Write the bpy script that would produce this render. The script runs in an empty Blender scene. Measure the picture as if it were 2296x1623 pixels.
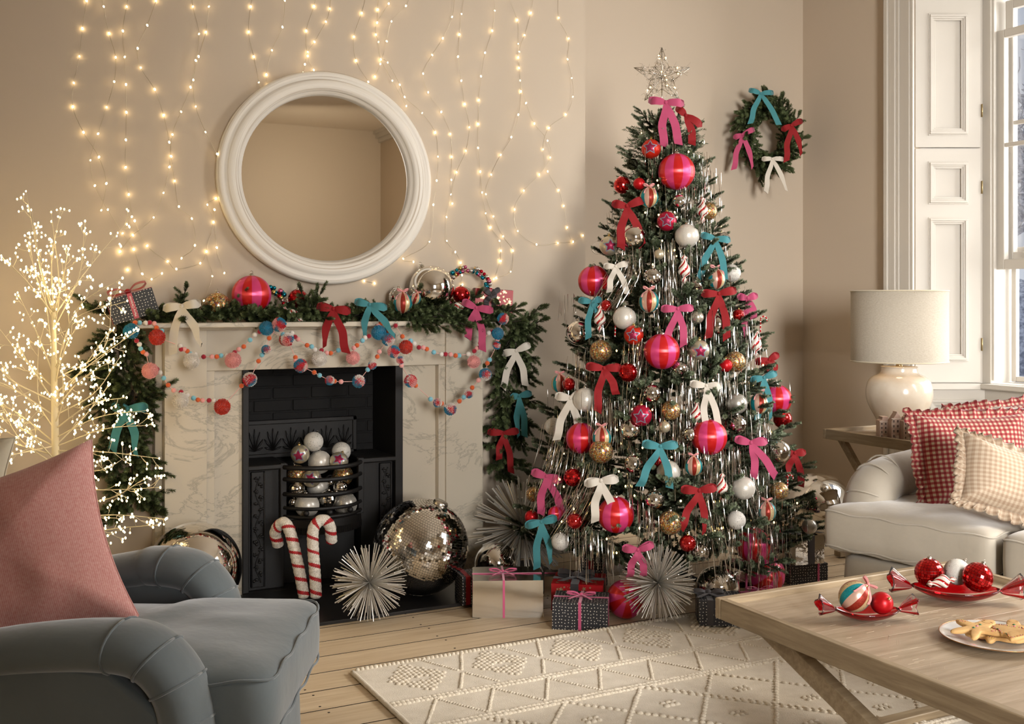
import bpy, bmesh, math, random
from mathutils import Vector, Matrix, Euler, noise
random.seed(7)
PI = math.pi
sc = bpy.context.scene
COL = sc.collection

# ---------------------------------------------------------------- camera
YA = math.radians(27.3)            # the chimney wall runs along X; the camera looks 27.3 degrees to the right of its normal
EYE = 1.28
FPX, CX, HY = 2400.0, 1148.0, 683.0
DV = Vector((math.sin(YA), math.cos(YA), 0)); RV = Vector((math.cos(YA), -math.sin(YA), 0)); UP = Vector((0, 0, 1))
YAW = -YA
cam_d = bpy.data.cameras.new('camera'); cam = bpy.data.objects.new('camera', cam_d); COL.objects.link(cam)
cam.location = (0, 0, EYE); cam.rotation_euler = (PI/2, 0, YAW)
cam_d.sensor_width = 36; cam_d.lens = FPX/2296*36; cam_d.shift_y = -(811.5-HY)/2296; cam_d.clip_start = .05
sc.camera = cam
sc.view_settings.view_transform = 'Standard'; sc.view_settings.look = 'None'
sc.view_settings.gamma = 1; sc.view_settings.use_curve_mapping = False
sc.view_settings.exposure = 0.06
cy = sc.cycles
cy.use_adaptive_sampling = True; cy.adaptive_threshold = .08; cy.adaptive_min_samples = 20; cy.max_bounces = 6; cy.diffuse_bounces = 3; cy.glossy_bounces = 4; cy.transmission_bounces = 6; cy.transparent_max_bounces = 8
cy.sample_clamp_indirect = 4; cy.sample_clamp_direct = 30; cy.caustics_reflective = False; cy.caustics_refractive = False
cy.blur_glossy = 0.5; cy.use_denoising = True; cy.use_light_tree = True

# ---------------------------------------------------------------- sky, daylight and added fill lights
w = bpy.data.worlds.new('winter_sky'); sc.world = w; w.use_nodes = True
nt = w.node_tree; bg = nt.nodes['Background']
tc = nt.nodes.new('ShaderNodeTexCoord'); sx = nt.nodes.new('ShaderNodeSeparateXYZ'); cr = nt.nodes.new('ShaderNodeValToRGB')
nt.links.new(tc.outputs['Generated'], sx.inputs[0]); nt.links.new(sx.outputs['Z'], cr.inputs[0]); nt.links.new(cr.outputs[0], bg.inputs[0])
cr.color_ramp.elements[0].position = 0.0; cr.color_ramp.elements[0].color = (.74, .78, .86, 1)
cr.color_ramp.elements[1].position = 0.55; cr.color_ramp.elements[1].color = (.36, .43, .57, 1)
bg.inputs[1].default_value = .8

def light(name, kind, loc, energy, col, size=None, size_y=None, to=None, angle=None, radius=None, spread=None):
    l = bpy.data.lights.new(name, kind); o = bpy.data.objects.new(name, l); COL.objects.link(o)
    o.location = loc; l.energy = energy; l.color = col
    if kind == 'AREA':
        l.shape = 'RECTANGLE'; l.size = size; l.size_y = size_y or size
        if spread: l.spread = math.radians(spread)
    if to is not None: o.rotation_euler = (Vector(to)-Vector(loc)).to_track_quat('-Z', 'Y').to_euler()
    if angle is not None: l.angle = math.radians(angle)
    if radius is not None: l.shadow_soft_size = radius
    return o
DAY = (1.0, .985, .965)
light('daylight_bay_window', 'AREA', (6.3, 2.9, 2.1), 165, DAY, 1.7, 2.4, to=(2.4, 4.2, 1.4))
light('daylight_near_window', 'AREA', (5.0, .9, 1.9), 64, DAY, 1.3, 2.1, to=(2.5, 2.4, .2), spread=115)
light('rear_fill', 'AREA', (1.0, -3.3, 1.9), 88, DAY, 1.4, 1.9, to=(4.7, 4.3, 1.2), spread=66)  # added fill behind the eye, narrowed to brighten the right side
light('rear_wall_fill', 'AREA', (3.3, -1.7, 2.6), 9, (1, .86, .68), .5, .5, to=(3.9, -3.2, 2.4))  # added fill with no lamp behind it, brightens the wall the mirror shows
light('low_winter_sun', 'SUN', (6, 1, 4), 1.1, (1.0, .9, .76), to=(6-2.9, 1+2.19, 4-2.0), angle=6)

def P(u, v, D):                    # a point in the room from its direction out of the eye and its distance in metres along the view axis
    return RV*((u-CX)/FPX*D) + DV*D + UP*(EYE-(v-HY)/FPX*D)
def onY(u, v, Y):
    q = DV+RV*((u-CX)/FPX); return P(u, v, Y/q.y)
def onX(u, v, X):
    q = DV+RV*((u-CX)/FPX); return P(u, v, X/q.x)
def onZ(u, v, Z): return P(u, v, (EYE-Z)*FPX/(v-HY))

# ---------------------------------------------------------------- materials
def lin(c):
    if isinstance(c, str):
        c = c.lstrip('#'); c = [int(c[i:i+2], 16)/255 for i in (0, 2, 4)]
        c = [x/12.92 if x <= .04045 else ((x+.055)/1.055)**2.4 for x in c]
    return (c[0], c[1], c[2], 1)
def M(name, col, rough=.5, metal=0.0, var=None, bump=None, stretch=None, coord='Object', **k):
    m = bpy.data.materials.new(name); m.use_nodes = True; n = m.node_tree; b = n.nodes['Principled BSDF']
    b.inputs['Base Color'].default_value = lin(col); b.inputs['Roughness'].default_value = rough; b.inputs['Metallic'].default_value = metal
    for a, key in (('sheen', 'Sheen Weight'), ('coat', 'Coat Weight'), ('trans', 'Transmission Weight'), ('ior', 'IOR'), ('spec', 'Specular IOR Level'),
                   ('aniso', 'Anisotropic'), ('sss', 'Subsurface Weight'), ('alpha', 'Alpha')):
        if a in k: b.inputs[key].default_value = k[a]
    if 'sheen' in k: b.inputs['Sheen Roughness'].default_value = .45
    if 'emis' in k:
        b.inputs['Emission Color'].default_value = lin(k['emis'][0]); b.inputs['Emission Strength'].default_value = k['emis'][1]
    t = n.nodes.new('ShaderNodeTexCoord'); mp = n.nodes.new('ShaderNodeMapping'); n.links.new(t.outputs[coord], mp.inputs[0])
    if stretch: mp.inputs['Scale'].default_value = stretch
    if var:
        s, c2, lo, hi = var
        no = n.nodes.new('ShaderNodeTexNoise'); no.inputs['Scale'].default_value = s; no.inputs['Detail'].default_value = 6; no.inputs['Roughness'].default_value = .6
        r = n.nodes.new('ShaderNodeValToRGB'); r.color_ramp.elements[0].position = lo; r.color_ramp.elements[1].position = hi
        r.color_ramp.elements[0].color = lin(col); r.color_ramp.elements[1].color = lin(c2)
        n.links.new(mp.outputs[0], no.inputs[0]); n.links.new(no.outputs[0], r.inputs[0]); n.links.new(r.outputs[0], b.inputs['Base Color'])
    if bump:
        s, st, di = bump
        no = n.nodes.new('ShaderNodeTexNoise'); no.inputs['Scale'].default_value = s; no.inputs['Detail'].default_value = 4
        bp = n.nodes.new('ShaderNodeBump'); bp.inputs['Strength'].default_value = st; bp.inputs['Distance'].default_value = di
        n.links.new(mp.outputs[0], no.inputs[0]); n.links.new(no.outputs[0], bp.inputs['Height']); n.links.new(bp.outputs[0], b.inputs['Normal'])
    return m
def node(n, t, **k):
    x = n.nodes.new(t)
    for a, v in k.items(): setattr(x, a, v)
    return x
def mathn(n, op, a, b=None):
    x = n.nodes.new('ShaderNodeMath'); x.operation = op
    for i, q in enumerate((a, b)):
        if q is None: continue
        if isinstance(q, (int, float)): x.inputs[i].default_value = q
        else: n.links.new(q, x.inputs[i])
    return x.outputs[0]
def mixcol(n, fac, a, b):
    x = n.nodes.new('ShaderNodeMix'); x.data_type = 'RGBA'
    if isinstance(fac, (int, float)): x.inputs[0].default_value = fac
    else: n.links.new(fac, x.inputs[0])
    for i, q in ((6, a), (7, b)):
        if isinstance(q, (str, tuple)): x.inputs[i].default_value = lin(q)
        else: n.links.new(q, x.inputs[i])
    return x.outputs[2]
def bsdf(m): return m.node_tree.nodes['Principled BSDF']

# ---------------------------------------------------------------- geometry builder
class MB:
    def __init__(s): s.v = []; s.f = []; s.m = []; s.uv = None
    def add(s, vs, fs, mat=0):
        o = len(s.v); s.v.extend(tuple(p) for p in vs)
        for i, f in enumerate(fs):
            s.f.append(tuple(o+j for j in f)); s.m.append(mat[i] if isinstance(mat, (list, tuple)) else mat)
        return s
    def box(s, c, d, mat=0, rot=None):
        x, y, z = d[0]/2, d[1]/2, d[2]/2
        vs = [Vector((a*x, b*y, e*z)) for a in (-1, 1) for b in (-1, 1) for e in (-1, 1)]
        if rot is not None: vs = [rot@p for p in vs]
        c = Vector(c)
        return s.add([p+c for p in vs], [(0, 1, 3, 2), (4, 6, 7, 5), (0, 4, 5, 1), (2, 3, 7, 6), (0, 2, 6, 4), (1, 5, 7, 3)], mat)
    def bb(s, lo, hi, mat=0):
        return s.box([(a+b)/2 for a, b in zip(lo, hi)], [b-a for a, b in zip(lo, hi)], mat)
    def tube(s, path, r, n=8, mat=0, cap=True, flat=1.0):
        path = [Vector(p) for p in path]; k = len(path)
        if not isinstance(r, (list, tuple)): r = [r]*k
        vs = []; prev = None
        for i, p in enumerate(path):
            t = (path[min(i+1, k-1)]-path[max(i-1, 0)])
            t = t.normalized() if t.length > 1e-9 else Vector((0, 0, 1))
            if prev is None:
                a = Vector((0, 0, 1)) if abs(t.z) < .9 else Vector((1, 0, 0)); a = (a-t*a.dot(t)).normalized()
            else:
                a = prev-t*prev.dot(t); a = a.normalized() if a.length > 1e-6 else t.orthogonal().normalized()
            prev = a; b = t.cross(a)
            for j in range(n):
                th = 2*PI*j/n; vs.append(p+(a*math.cos(th)+b*math.sin(th)*flat)*r[i])
        fs = [(i*n+j, i*n+(j+1) % n, (i+1)*n+(j+1) % n, (i+1)*n+j) for i in range(k-1) for j in range(n)]
        mats = [mat(i // n, i % n) if callable(mat) else mat for i in range(len(fs))]
        if cap:
            fs += [tuple(range(n-1, -1, -1)), tuple((k-1)*n+j for j in range(n))]; mats += [mats[0], mats[-1]]
        return s.add(vs, fs, mats)
    def lathe(s, prof, n=24, mat=0, c=(0, 0, 0), twist=None, ridge=None):
        vs = []; k = len(prof)
        for i, (r, z) in enumerate(prof):
            for j in range(n):
                th = 2*PI*j/n+(twist(z) if twist else 0); rr = r*(ridge(j) if ridge else 1)
                vs.append((c[0]+rr*math.cos(th), c[1]+rr*math.sin(th), c[2]+z))
        fs = [(i*n+j, i*n+(j+1) % n, (i+1)*n+(j+1) % n, (i+1)*n+j) for i in range(k-1) for j in range(n)]
        mats = [mat(i // n, i % n) if callable(mat) else mat for i in range(len(fs))]
        return s.add(vs, fs, mats)
    def ball(s, c, r, nu=16, nv=10, mat=0, sz=1.0):
        return s.lathe([(max(r*math.sin(PI*i/nv), r*1e-4), -r*sz*math.cos(PI*i/nv)) for i in range(nv+1)], nu, mat, c)
    def octa(s, c, r, mat=0, sz=1.0):
        x, y, z = c
        return s.add([(x+r, y, z), (x, y+r, z), (x-r, y, z), (x, y-r, z), (x, y, z+r*sz), (x, y, z-r*sz)],
                     [(0, 1, 4), (1, 2, 4), (2, 3, 4), (3, 0, 4), (1, 0, 5), (2, 1, 5), (3, 2, 5), (0, 3, 5)], mat)
    def strip(s, pts, wid, mat=0):          # a ribbon: centre points and half-width vectors
        vs = []
        for p, q in zip(pts, wid): p = Vector(p); q = Vector(q); vs += [p-q, p+q]
        return s.add(vs, [(2*i, 2*i+1, 2*i+3, 2*i+2) for i in range(len(pts)-1)], mat)
    def ribbon(s, pts, wid, th=.0012, mat=0):   # ribbon with real thickness and crisp edges
        pts = [Vector(p) for p in pts]; wid = [Vector(q) for q in wid]; n = len(pts); A = []; B = []
        for i in range(n):
            t = pts[min(i+1, n-1)]-pts[max(i-1, 0)]; nn = t.cross(wid[i]); nn = nn.normalized()*th/2 if nn.length > 1e-12 else Vector((0, th/2, 0))
            A += [pts[i]-wid[i]+nn, pts[i]+wid[i]+nn]; B += [pts[i]-wid[i]-nn, pts[i]+wid[i]-nn]
        q = [(2*i, 2*i+1, 2*i+3, 2*i+2) for i in range(n-1)]
        s.add(A, q, mat); s.add(B, [f[::-1] for f in q], mat)
        for k in (0, 1):
            e = [x for i in range(n) for x in (A[2*i+k], B[2*i+k])]; s.add(e, q, mat)
        s.add([A[0], A[1], B[1], B[0]], [(0, 1, 2, 3)], mat); s.add([A[-2], A[-1], B[-1], B[-2]], [(0, 1, 2, 3)], mat)
        return s
    def extrude(s, poly, h, mat=0, M4=None):  # polygon in xy, thickness h in z
        n = len(poly); vs = [Vector((x, y, 0)) for x, y in poly]+[Vector((x, y, h)) for x, y in poly]
        if M4 is not None: vs = [M4@p for p in vs]
        return s.add(vs, [tuple(range(n-1, -1, -1)), tuple(range(n, 2*n))]+[(i, (i+1) % n, n+(i+1) % n, n+i) for i in range(n)], mat)
    def mesh(s, name, mats, smooth=True):
        me = bpy.data.meshes.new(name); me.from_pydata(s.v, [], s.f)
        for m in (mats if isinstance(mats, (list, tuple)) else [mats]): me.materials.append(m)
        if max(s.m, default=0) > 0: me.polygons.foreach_set('material_index', s.m)
        if smooth: me.polygons.foreach_set('use_smooth', [True]*len(s.f))
        if s.uv:
            l = me.uv_layers.new(name='UVMap'); l.data.foreach_set('uv', [x for p in s.uv for x in p])
        me.update(); return me
    def build(s, name, mats, parent=None, loc=(0, 0, 0), rot=(0, 0, 0), smooth=True, bevel=0, solid=0, scale=None, subsurf=0):
        return place(name, s.mesh(name, mats, smooth), parent, loc, rot, bevel, solid, scale, subsurf)
def place(name, me, parent=None, loc=(0, 0, 0), rot=(0, 0, 0), bevel=0, solid=0, scale=None, subsurf=0):
    o = bpy.data.objects.new(name, me); COL.objects.link(o); o.parent = parent
    o.location = loc; o.rotation_euler = rot
    if scale is not None: o.scale = (scale,)*3 if isinstance(scale, (int, float)) else scale
    if bevel:
        b = o.modifiers.new('b', 'BEVEL'); b.width = bevel; b.segments = 2; b.limit_method = 'ANGLE'; b.angle_limit = .9
        try: me.set_sharp_from_angle(angle=.7)
        except Exception: pass
    if subsurf: q = o.modifiers.new('u', 'SUBSURF'); q.levels = subsurf; q.render_levels = subsurf
    if solid: q = o.modifiers.new('s', 'SOLIDIFY'); q.thickness = solid; q.offset = 0
    return o
def tag(o, label, cat, group=None, kind=None):
    o['label'] = label; o['category'] = cat
    if group: o['group'] = group
    if kind: o['kind'] = kind
    return o
def thing(name, label, cat, loc=(0, 0, 0), rz=0, group=None, rot=None, scale=None):
    o = bpy.data.objects.new(name, None); COL.objects.link(o); o.location = loc; o.rotation_euler = rot or (0, 0, rz)
    if scale: o.scale = (scale,)*3
    o.empty_display_size = .05
    return tag(o, label, cat, group)
def struct(o, label=None):
    o['kind'] = 'structure'
    if label: o['label'] = label
    return o
def flatsh(mb, name, mats, parent=None, **k): return mb.build(name, mats, parent, smooth=False, **k)
def puff(outline, H, p=5.0, rings=14, dome=0.0, q=None, wrinkle=0.0, seed=0.0, bottom=1.0):
    """cushion-like body from a star-shaped outline around the origin: flat middle, rounded edge"""
    q = q or 1/p; m = MB(); n = len(outline); rows = []
    ss = [math.cos(PI/2*i/rings) for i in range(rings)]+[0.0005]
    levels = [(s, 1) for s in reversed(ss)]+[(s, -1) for s in ss[1:]]
    for s, sg in levels:
        z = H/2*(max(0, 1-s**p))**q
        for (x, y) in outline:
            zz = z+dome*(1-s*s)*(1 if sg > 0 else .2)
            if wrinkle: zz += wrinkle*(1-s**6)*(noise.noise(Vector((x*s*6+seed, y*s*6, seed)))+.5*noise.noise(Vector((x*s*16, y*s*9+seed, 3))))
            rows.append((x*s, y*s, zz*sg*(bottom if sg < 0 else 1)))
    k = len(levels)
    fs = [(i*n+(j+1) % n, i*n+j, (i+1)*n+j, (i+1)*n+(j+1) % n) for i in range(k-1) for j in range(n)]
    m.add(rows, fs); return m
def dense(poly, step=.03, smooth=2, closed=True):
    pts = []; n = len(poly)
    for i in range(n if closed else n-1):
        a = Vector(poly[i]); b = Vector(poly[(i+1) % n]); k = max(1, int((b-a).length/step))
        pts += [a+(b-a)*(j/k) for j in range(k)]
    if not closed: pts.append(Vector(poly[-1]))
    for _ in range(smooth):
        n = len(pts)
        if closed: pts = [(pts[i-1]+pts[i]*2+pts[(i+1) % n])/4 for i in range(n)]
        else: pts = [pts[0]]+[(pts[i-1]+pts[i]*2+pts[i+1])/4 for i in range(1, n-1)]+[pts[-1]]
    return pts
def curve(pts, n=8):               # Catmull-Rom through points
    pts = [Vector(p) for p in pts]; q = [pts[0]*2-pts[1]]+pts+[pts[-1]*2-pts[-2]]; out = []
    for i in range(1, len(q)-2):
        a, b, c, d = q[i-1:i+3]
        for j in range(n):
            t = j/n; out.append(.5*((2*b)+(c-a)*t+(2*a-5*b+4*c-d)*t*t+(3*b-a-3*c+d)*t**3))
    out.append(pts[-1]); return out
# ================================================================ SETTING
m_wall = M('wall_paint', '#c3b39f', .85, bump=(60, .08, .002))
m_ceil = M('ceiling_paint', '#e6ddcf', .9)
m_trim = M('cream_trim_paint', '#cac3b8', .42, bump=(25, .05, .001))
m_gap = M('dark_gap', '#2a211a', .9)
def wood(name, a, b, rough=.5, st=(1.2, 14, 14), bumps=.25, sc_=3.0):
    m = M(name, a, rough); n = m.node_tree; bs = bsdf(m)
    t = node(n, 'ShaderNodeTexCoord'); mp = node(n, 'ShaderNodeMapping'); mp.inputs['Scale'].default_value = st; n.links.new(t.outputs['Object'], mp.inputs[0])
    oi = node(n, 'ShaderNodeObjectInfo'); ad = node(n, 'ShaderNodeVectorMath', operation='ADD'); cm = node(n, 'ShaderNodeCombineXYZ')
    rr = mathn(n, 'MULTIPLY', oi.outputs['Random'], 17.0); n.links.new(rr, cm.inputs[0]); n.links.new(rr, cm.inputs[1])
    n.links.new(mp.outputs[0], ad.inputs[0]); n.links.new(cm.outputs[0], ad.inputs[1])
    no = node(n, 'ShaderNodeTexNoise'); no.inputs['Scale'].default_value = sc_; no.inputs['Detail'].default_value = 8; no.inputs['Roughness'].default_value = .65; no.inputs['Distortion'].default_value = .6
    n.links.new(ad.outputs[0], no.inputs[0])
    r = node(n, 'ShaderNodeValToRGB'); r.color_ramp.elements[0].position = .35; r.color_ramp.elements[1].position = .68
    r.color_ramp.elements[0].color = lin(a); r.color_ramp.elements[1].color = lin(b); n.links.new(no.outputs[0], r.inputs[0])
    v = mathn(n, 'ADD', mathn(n, 'MULTIPLY', oi.outputs['Random'], .16), .92)
    hs = node(n, 'ShaderNodeHueSaturation'); n.links.new(r.outputs[0], hs.inputs['Color']); n.links.new(v, hs.inputs['Value']); n.links.new(hs.outputs[0], bs.inputs['Base Color'])
    bp = node(n, 'ShaderNodeBump'); bp.inputs['Strength'].default_value = bumps; bp.inputs['Distance'].default_value = .002; n.links.new(no.outputs[0], bp.inputs['Height']); n.links.new(bp.outputs[0], bs.inputs['Normal'])
    return m
m_board = wood('pale_pine_boards', '#bda584', '#d3c0a2', .48, (1.0, 16, 16), .18)
XL, XR, YB, YW, YR, ZC = -1.3, 4.72, -3.2, 4.8, 5.15, 3.46

def slab(name, lo, hi, mat, **k):
    o = flatsh(MB().bb(lo, hi), name, mat, **k); return struct(o)
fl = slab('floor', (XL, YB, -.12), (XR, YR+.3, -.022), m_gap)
y = YB; i = 0; edge = 4.604-.0015
ys = []; yy = 3.944
while yy > YB: yy -= .166
while yy < YR+.16: ys.append(yy); yy += .166
for i, y0 in enumerate(ys):
    cut = .35+((i*1.37) % 3.1)
    if y0 > 2.6: cut = [3.35, 2.95, 3.6, .2, 3.2, .4][i % 6]
    for a, b in ((XL, cut), (cut, XR)):
        mb = MB().bb((a+.001, y0+.003, -.022), (b-.001, y0+.166-.003, 0)); mb.m = [0 if all(mb.v[j][2] > -.001 for j in f) else 1 for f in mb.f]  # side faces painted dark to stand in for the shade in the gaps
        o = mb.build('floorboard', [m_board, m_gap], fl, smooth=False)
        if y0 > 2.4:
            nl = MB()
            for xx in [x for x in (1.02, 1.64, 2.27, 2.9) if a < x < b]:
                nl.lathe([(.0045, .0), (.0045, .0006), (.0001, .0006)], 6, 0, (xx, y0+.03, 0)); nl.lathe([(.0045, .0), (.0045, .0006), (.0001, .0006)], 6, 0, (xx+.01, y0+.135, 0))
            if nl.v: nl.build('nail_heads', m_gap, o)['kind'] = 'stuff'
# walls
wl = slab('wall_left', (XL-.15, YB, 0), (XL, YR+.3, ZC), m_wall)
wb = MB().bb((XL, YR, 0), (-.06, YR+.15, ZC)).bb((2.908, YR, 0), (XR+.7, YR+.15, ZC))
struct(wb.build('wall_back', m_wall, smooth=False))
wc = MB()                                             # chimney breast with the fireplace opening in it
wc.bb((-.06, YW, 0), (1.10, YR+.15, ZC)).bb((1.85, YW, 0), (2.908, YR+.15, ZC)).bb((1.10, YW, 1.02), (1.85, YR+.15, ZC)).bb((1.10, 5.1, 0), (1.85, YR+.15, 1.02))
struct(wc.build('wall_chimney', m_wall, smooth=False))
# right wall: bay window opening Y 2.62..4.27, second window Y .25..1.65, both to the floor inside a recess
wr = MB().bb((XR, 4.265, 0), (XR+.15, YR, ZC)).bb((XR, 1.65, 0), (XR+.15, 2.62, ZC)).bb((XR, YB, 0), (XR+.15, .25, ZC)).bb((XR, .25, 3.02), (XR+.15, 1.65, ZC)).bb((XR, 2.62, 3.02), (XR+.15, 4.265, ZC)).bb((XR, .25, 0), (XR+.15, 1.65, .82))
struct(wr.build('wall_right', m_wall, smooth=False))
wf = MB().bb((XL, YB-.15, 0), (.3, YB, ZC)).bb((1.7, YB-.15, 0), (XR, YB, ZC)).bb((.3, YB-.15, 2.85), (1.7, YB, ZC)).bb((.3, YB-.15, 0), (1.7, YB, .9))
struct(wf.build('wall_front', m_ceil, smooth=False))
slab('ceiling', (XL-.15, YB-.15, ZC), (XR+.75, YR+.3, ZC+.1), m_ceil)
# skirting
def skirt(name, lo, hi, ax, out):
    prof = [(0, 0), (.024, 0), (.024, .115), (.020, .125), (.020, .135), (.012, .150), (.008, .165), (0, .172)]
    mb = MB(); n = len(prof); vs = []
    for e in (lo, hi):
        for q, z in prof:
            vs.append((e[0]+(out*q if ax == 'y' else 0), e[1]+(out*q if ax == 'x' else 0), z))
    mb.add(vs, [(i, (i+1) % n, n+(i+1) % n, n+i) for i in range(n)]+[tuple(range(n)), tuple(range(2*n-1, n-1, -1))])
    return struct(mb.build(name, m_trim, smooth=False))
skirt('baseboard_back', (2.908, YR, 0), (XR, YR, 0), 'x', -1); skirt('baseboard_right', (XR, 4.445, 0), (XR, YR, 0), 'y', -1)
skirt('baseboard_chimney', (2.25, YW, 0), (2.908, YW, 0), 'x', -1); skirt('baseboard_hearth', (-.06, YW, 0), (.76, YW, 0), 'x', -1)
skirt('baseboard_left', (XL, YB, 0), (XL, YR, 0), 'y', 1); skirt('baseboard_near', (XR, 1.65, 0), (XR, 2.44, 0), 'y', -1)
# cornice
mb = MB()
for q, h in ((.10, .04), (.07, .09), (.035, .14)):
    mb.bb((-.06, YW-q, ZC-h), (2.908+q, YW, ZC)); mb.bb((2.908, YR-q, ZC-h), (XR, YR, ZC)); mb.bb((XR-q, YB, ZC-h), (XR, YR, ZC))
struct(flatsh(mb, 'trim_1', m_trim))
# architraves either side of the bay recess
mb = MB()
for y0, sg in ((4.265, 1), (2.62, -1)):
    for a, b, t in ((0, .018, .014), (.018, .085, .022), (.085, .105, .030), (.105, .150, .040), (.150, .177, .052)):
        ya, yb = sorted((y0+sg*a, y0+sg*b)); mb.bb((XR-t, ya, 0), (XR+.01, yb, 3.12))
mb.bb((XR-.045, 2.45, 3.02), (XR+.01, 4.44, 3.19))
struct(mb.build('trim_2', m_trim, smooth=False, bevel=.003))

# the splayed shutter box of the bay: panel-local x along the splay, z up, y out of the panel
S0 = Vector((XR, 4.262, 0)); SL = .367
def zv(v, D=5.952): return EYE-(v-HY)/FPX*D
def raised(mb, x0, x1, z0, z1, y):                    # stepped moulding round a sunk field
    for k, (a, b, t) in enumerate(((0, .008, .004), (.008, .020, .012), (.020, .030, .007), (.030, .040, .003))):
        X0, X1, Z0, Z1 = x0+a, x1-a, z0+a, z1-a; wd = b-a
        for lo, hi in (((X0, Z0), (X1, Z0+wd)), ((X0, Z1-wd), (X1, Z1)), ((X0, Z0+wd), (X0+wd, Z1-wd)), ((X1-wd, Z0+wd), (X1, Z1-wd))):
            mb.bb((lo[0], y-t, lo[1]), (hi[0], y+.008, hi[1]))
def leaf(root, x0, x1, z0, z1, panels, name='shutter'):
    b = MB(); xs0, xs1 = panels[0][0], panels[0][1]
    b.bb((x0, 0, z0), (xs0, .022, z1)).bb((xs1, 0, z0), (x1, .022, z1))
    zz = z0
    for p in sorted(panels, key=lambda q: q[2]):
        b.bb((xs0, 0, zz), (xs1, .022, p[2])); zz = p[3]
    b.bb((xs0, 0, zz), (xs1, .022, z1)); b.bb((xs0-.01, .014, z0), (xs1+.01, .022, z1))
    o = b.build(name, m_trim, root, smooth=False)
    for p in panels:
        q = MB(); raised(q, *p, 0); q.build('moulding', m_trim, o, smooth=False, bevel=.0015)
    return o
sh = struct(bpy.data.objects.new('trim_3', None)); COL.objects.link(sh); sh.location = S0; sh.rotation_euler = (0, 0, YAW)
x0, x1 = (2082-2052)/148*SL, (2172-2052)/148*SL
leaf(sh, .004, SL, zv(330), 2.99, [(x0, x1, zv(304), 2.9)])
leaf(sh, .004, SL, zv(857), zv(333.5), [(x0, x1, zv(810), zv(487)), (x0, x1, zv(458), zv(362))])
leaf(sh, .004, SL+.06, .0, zv(868), [(x0-.0, x1+.06, .25, zv(893))], 'dado_panel')
MB().bb((-.0, .024, 0), (SL+.02, .05, 3.02)).build('shutter_box', m_trim, sh, smooth=False)
hg = MB()
for v in (248, 420, 772): hg.bb((SL+.001, -.004, zv(v)-.035), (SL+.010, .006, zv(v)+.035)); hg.tube([(SL+.006, -.005, zv(v)-.036), (SL+.006, -.005, zv(v)+.036)], .004, 6)
m_brass = M('aged_brass', '#b3a078', .35, .8)
hg.build('hinge', m_brass, sh)
# far (unseen) splay and the panels under the sash
E1 = S0+RV*SL
mb = MB().bb((E1.x+.02, 2.60, 0), (E1.x+.06, E1.y+.02, zv(868)))
o = struct(mb.build('trim_4', m_trim, smooth=False))
struct(MB().add([(XR, 2.62, 0), (5.3, 2.70, 0), (5.3, 2.70, 3.02), (XR, 2.62, 3.02), (XR, 2.58, 0), (5.3, 2.66, 0), (5.3, 2.66, 3.02), (XR, 2.58, 3.02)], [(0, 1, 2, 3), (7, 6, 5, 4), (0, 3, 7, 4), (1, 5, 6, 2), (0, 4, 5, 1), (3, 2, 6, 7)]).build('trim_5', m_trim, smooth=False))
struct(flatsh(MB().bb((XR, 2.6, 3.0), (5.35, 4.3, 3.08)), 'trim_6', m_trim))
# ---- window 1 (the bay): frame, two sashes, panes, sill
wn = struct(bpy.data.objects.new('window_1', None)); COL.objects.link(wn)
WX = E1.x+.03; y1 = E1.y+.0; y0 = 2.74
def fr(root, name, X, t, Y0, Y1, Z0, Z1, st, rt, rb, bars=(), vbars=()):
    b = MB().bb((X, Y0, Z0), (X+t, Y0+st, Z1)).bb((X, Y1-st, Z0), (X+t, Y1, Z1)).bb((X, Y0+st, Z1-rt), (X+t, Y1-st, Z1)).bb((X, Y0+st, Z0), (X+t, Y1-st, Z0+rb))
    for z in bars: b.bb((X+.004, Y0+st, z-.011), (X+t-.004, Y1-st, z+.011))
    for q in vbars: b.bb((X+.006, q-.011, Z0+rb), (X+t-.006, q+.011, Z1-rt))
    return b.build(name, m_trim, root, smooth=False, bevel=.004)
fm = MB().bb((WX, y1-.04, .80), (WX+.20, y1+.05, 3.0)).bb((WX+.012, y1-.052, .86), (WX+.035, y1-.03, 3.0)).bb((WX, y0-.05, .80), (WX+.20, y0+.04, 3.0)).bb((WX, y0, .80), (WX+.2, y1, .845))
fm.build('window_frame', m_trim, wn, smooth=False, bevel=.004)
YS1 = y1-.035
zt, zb = onX(2230, 72, WX+.05).z, onX(2245, 604, WX+.05).z
lo = fr(wn, 'lower_sash', WX+.045, .04, y0+.04, YS1, zb, zt, .055, .045, .055, bars=(onX(2250, 326, WX+.06).z,), vbars=(3.4,))
up = fr(wn, 'upper_sash', WX+.10, .04, y0+.04, YS1-.02, 1.52, 2.97, .05, .05, .05, bars=(onX(2275, 275, WX+.11).z,), vbars=(3.4,))
fr(wn, 'storm_sash', WX+.15, .03, y0+.04, YS1-.02, .85, 1.6, .03, .03, .03)
m_glass = bpy.data.materials.new('window_glass'); m_glass.use_nodes = True; n = m_glass.node_tree; n.nodes.clear()
ou = node(n, 'ShaderNodeOutputMaterial'); mx = node(n, 'ShaderNodeMixShader'); tr = node(n, 'ShaderNodeBsdfTransparent'); gl = node(n, 'ShaderNodeBsdfGlossy'); gl.inputs['Roughness'].default_value = .02
mx.inputs[0].default_value = .07; n.links.new(tr.outputs[0], mx.inputs[1]); n.links.new(gl.outputs[0], mx.inputs[2]); n.links.new(mx.outputs[0], ou.inputs[0])
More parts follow.
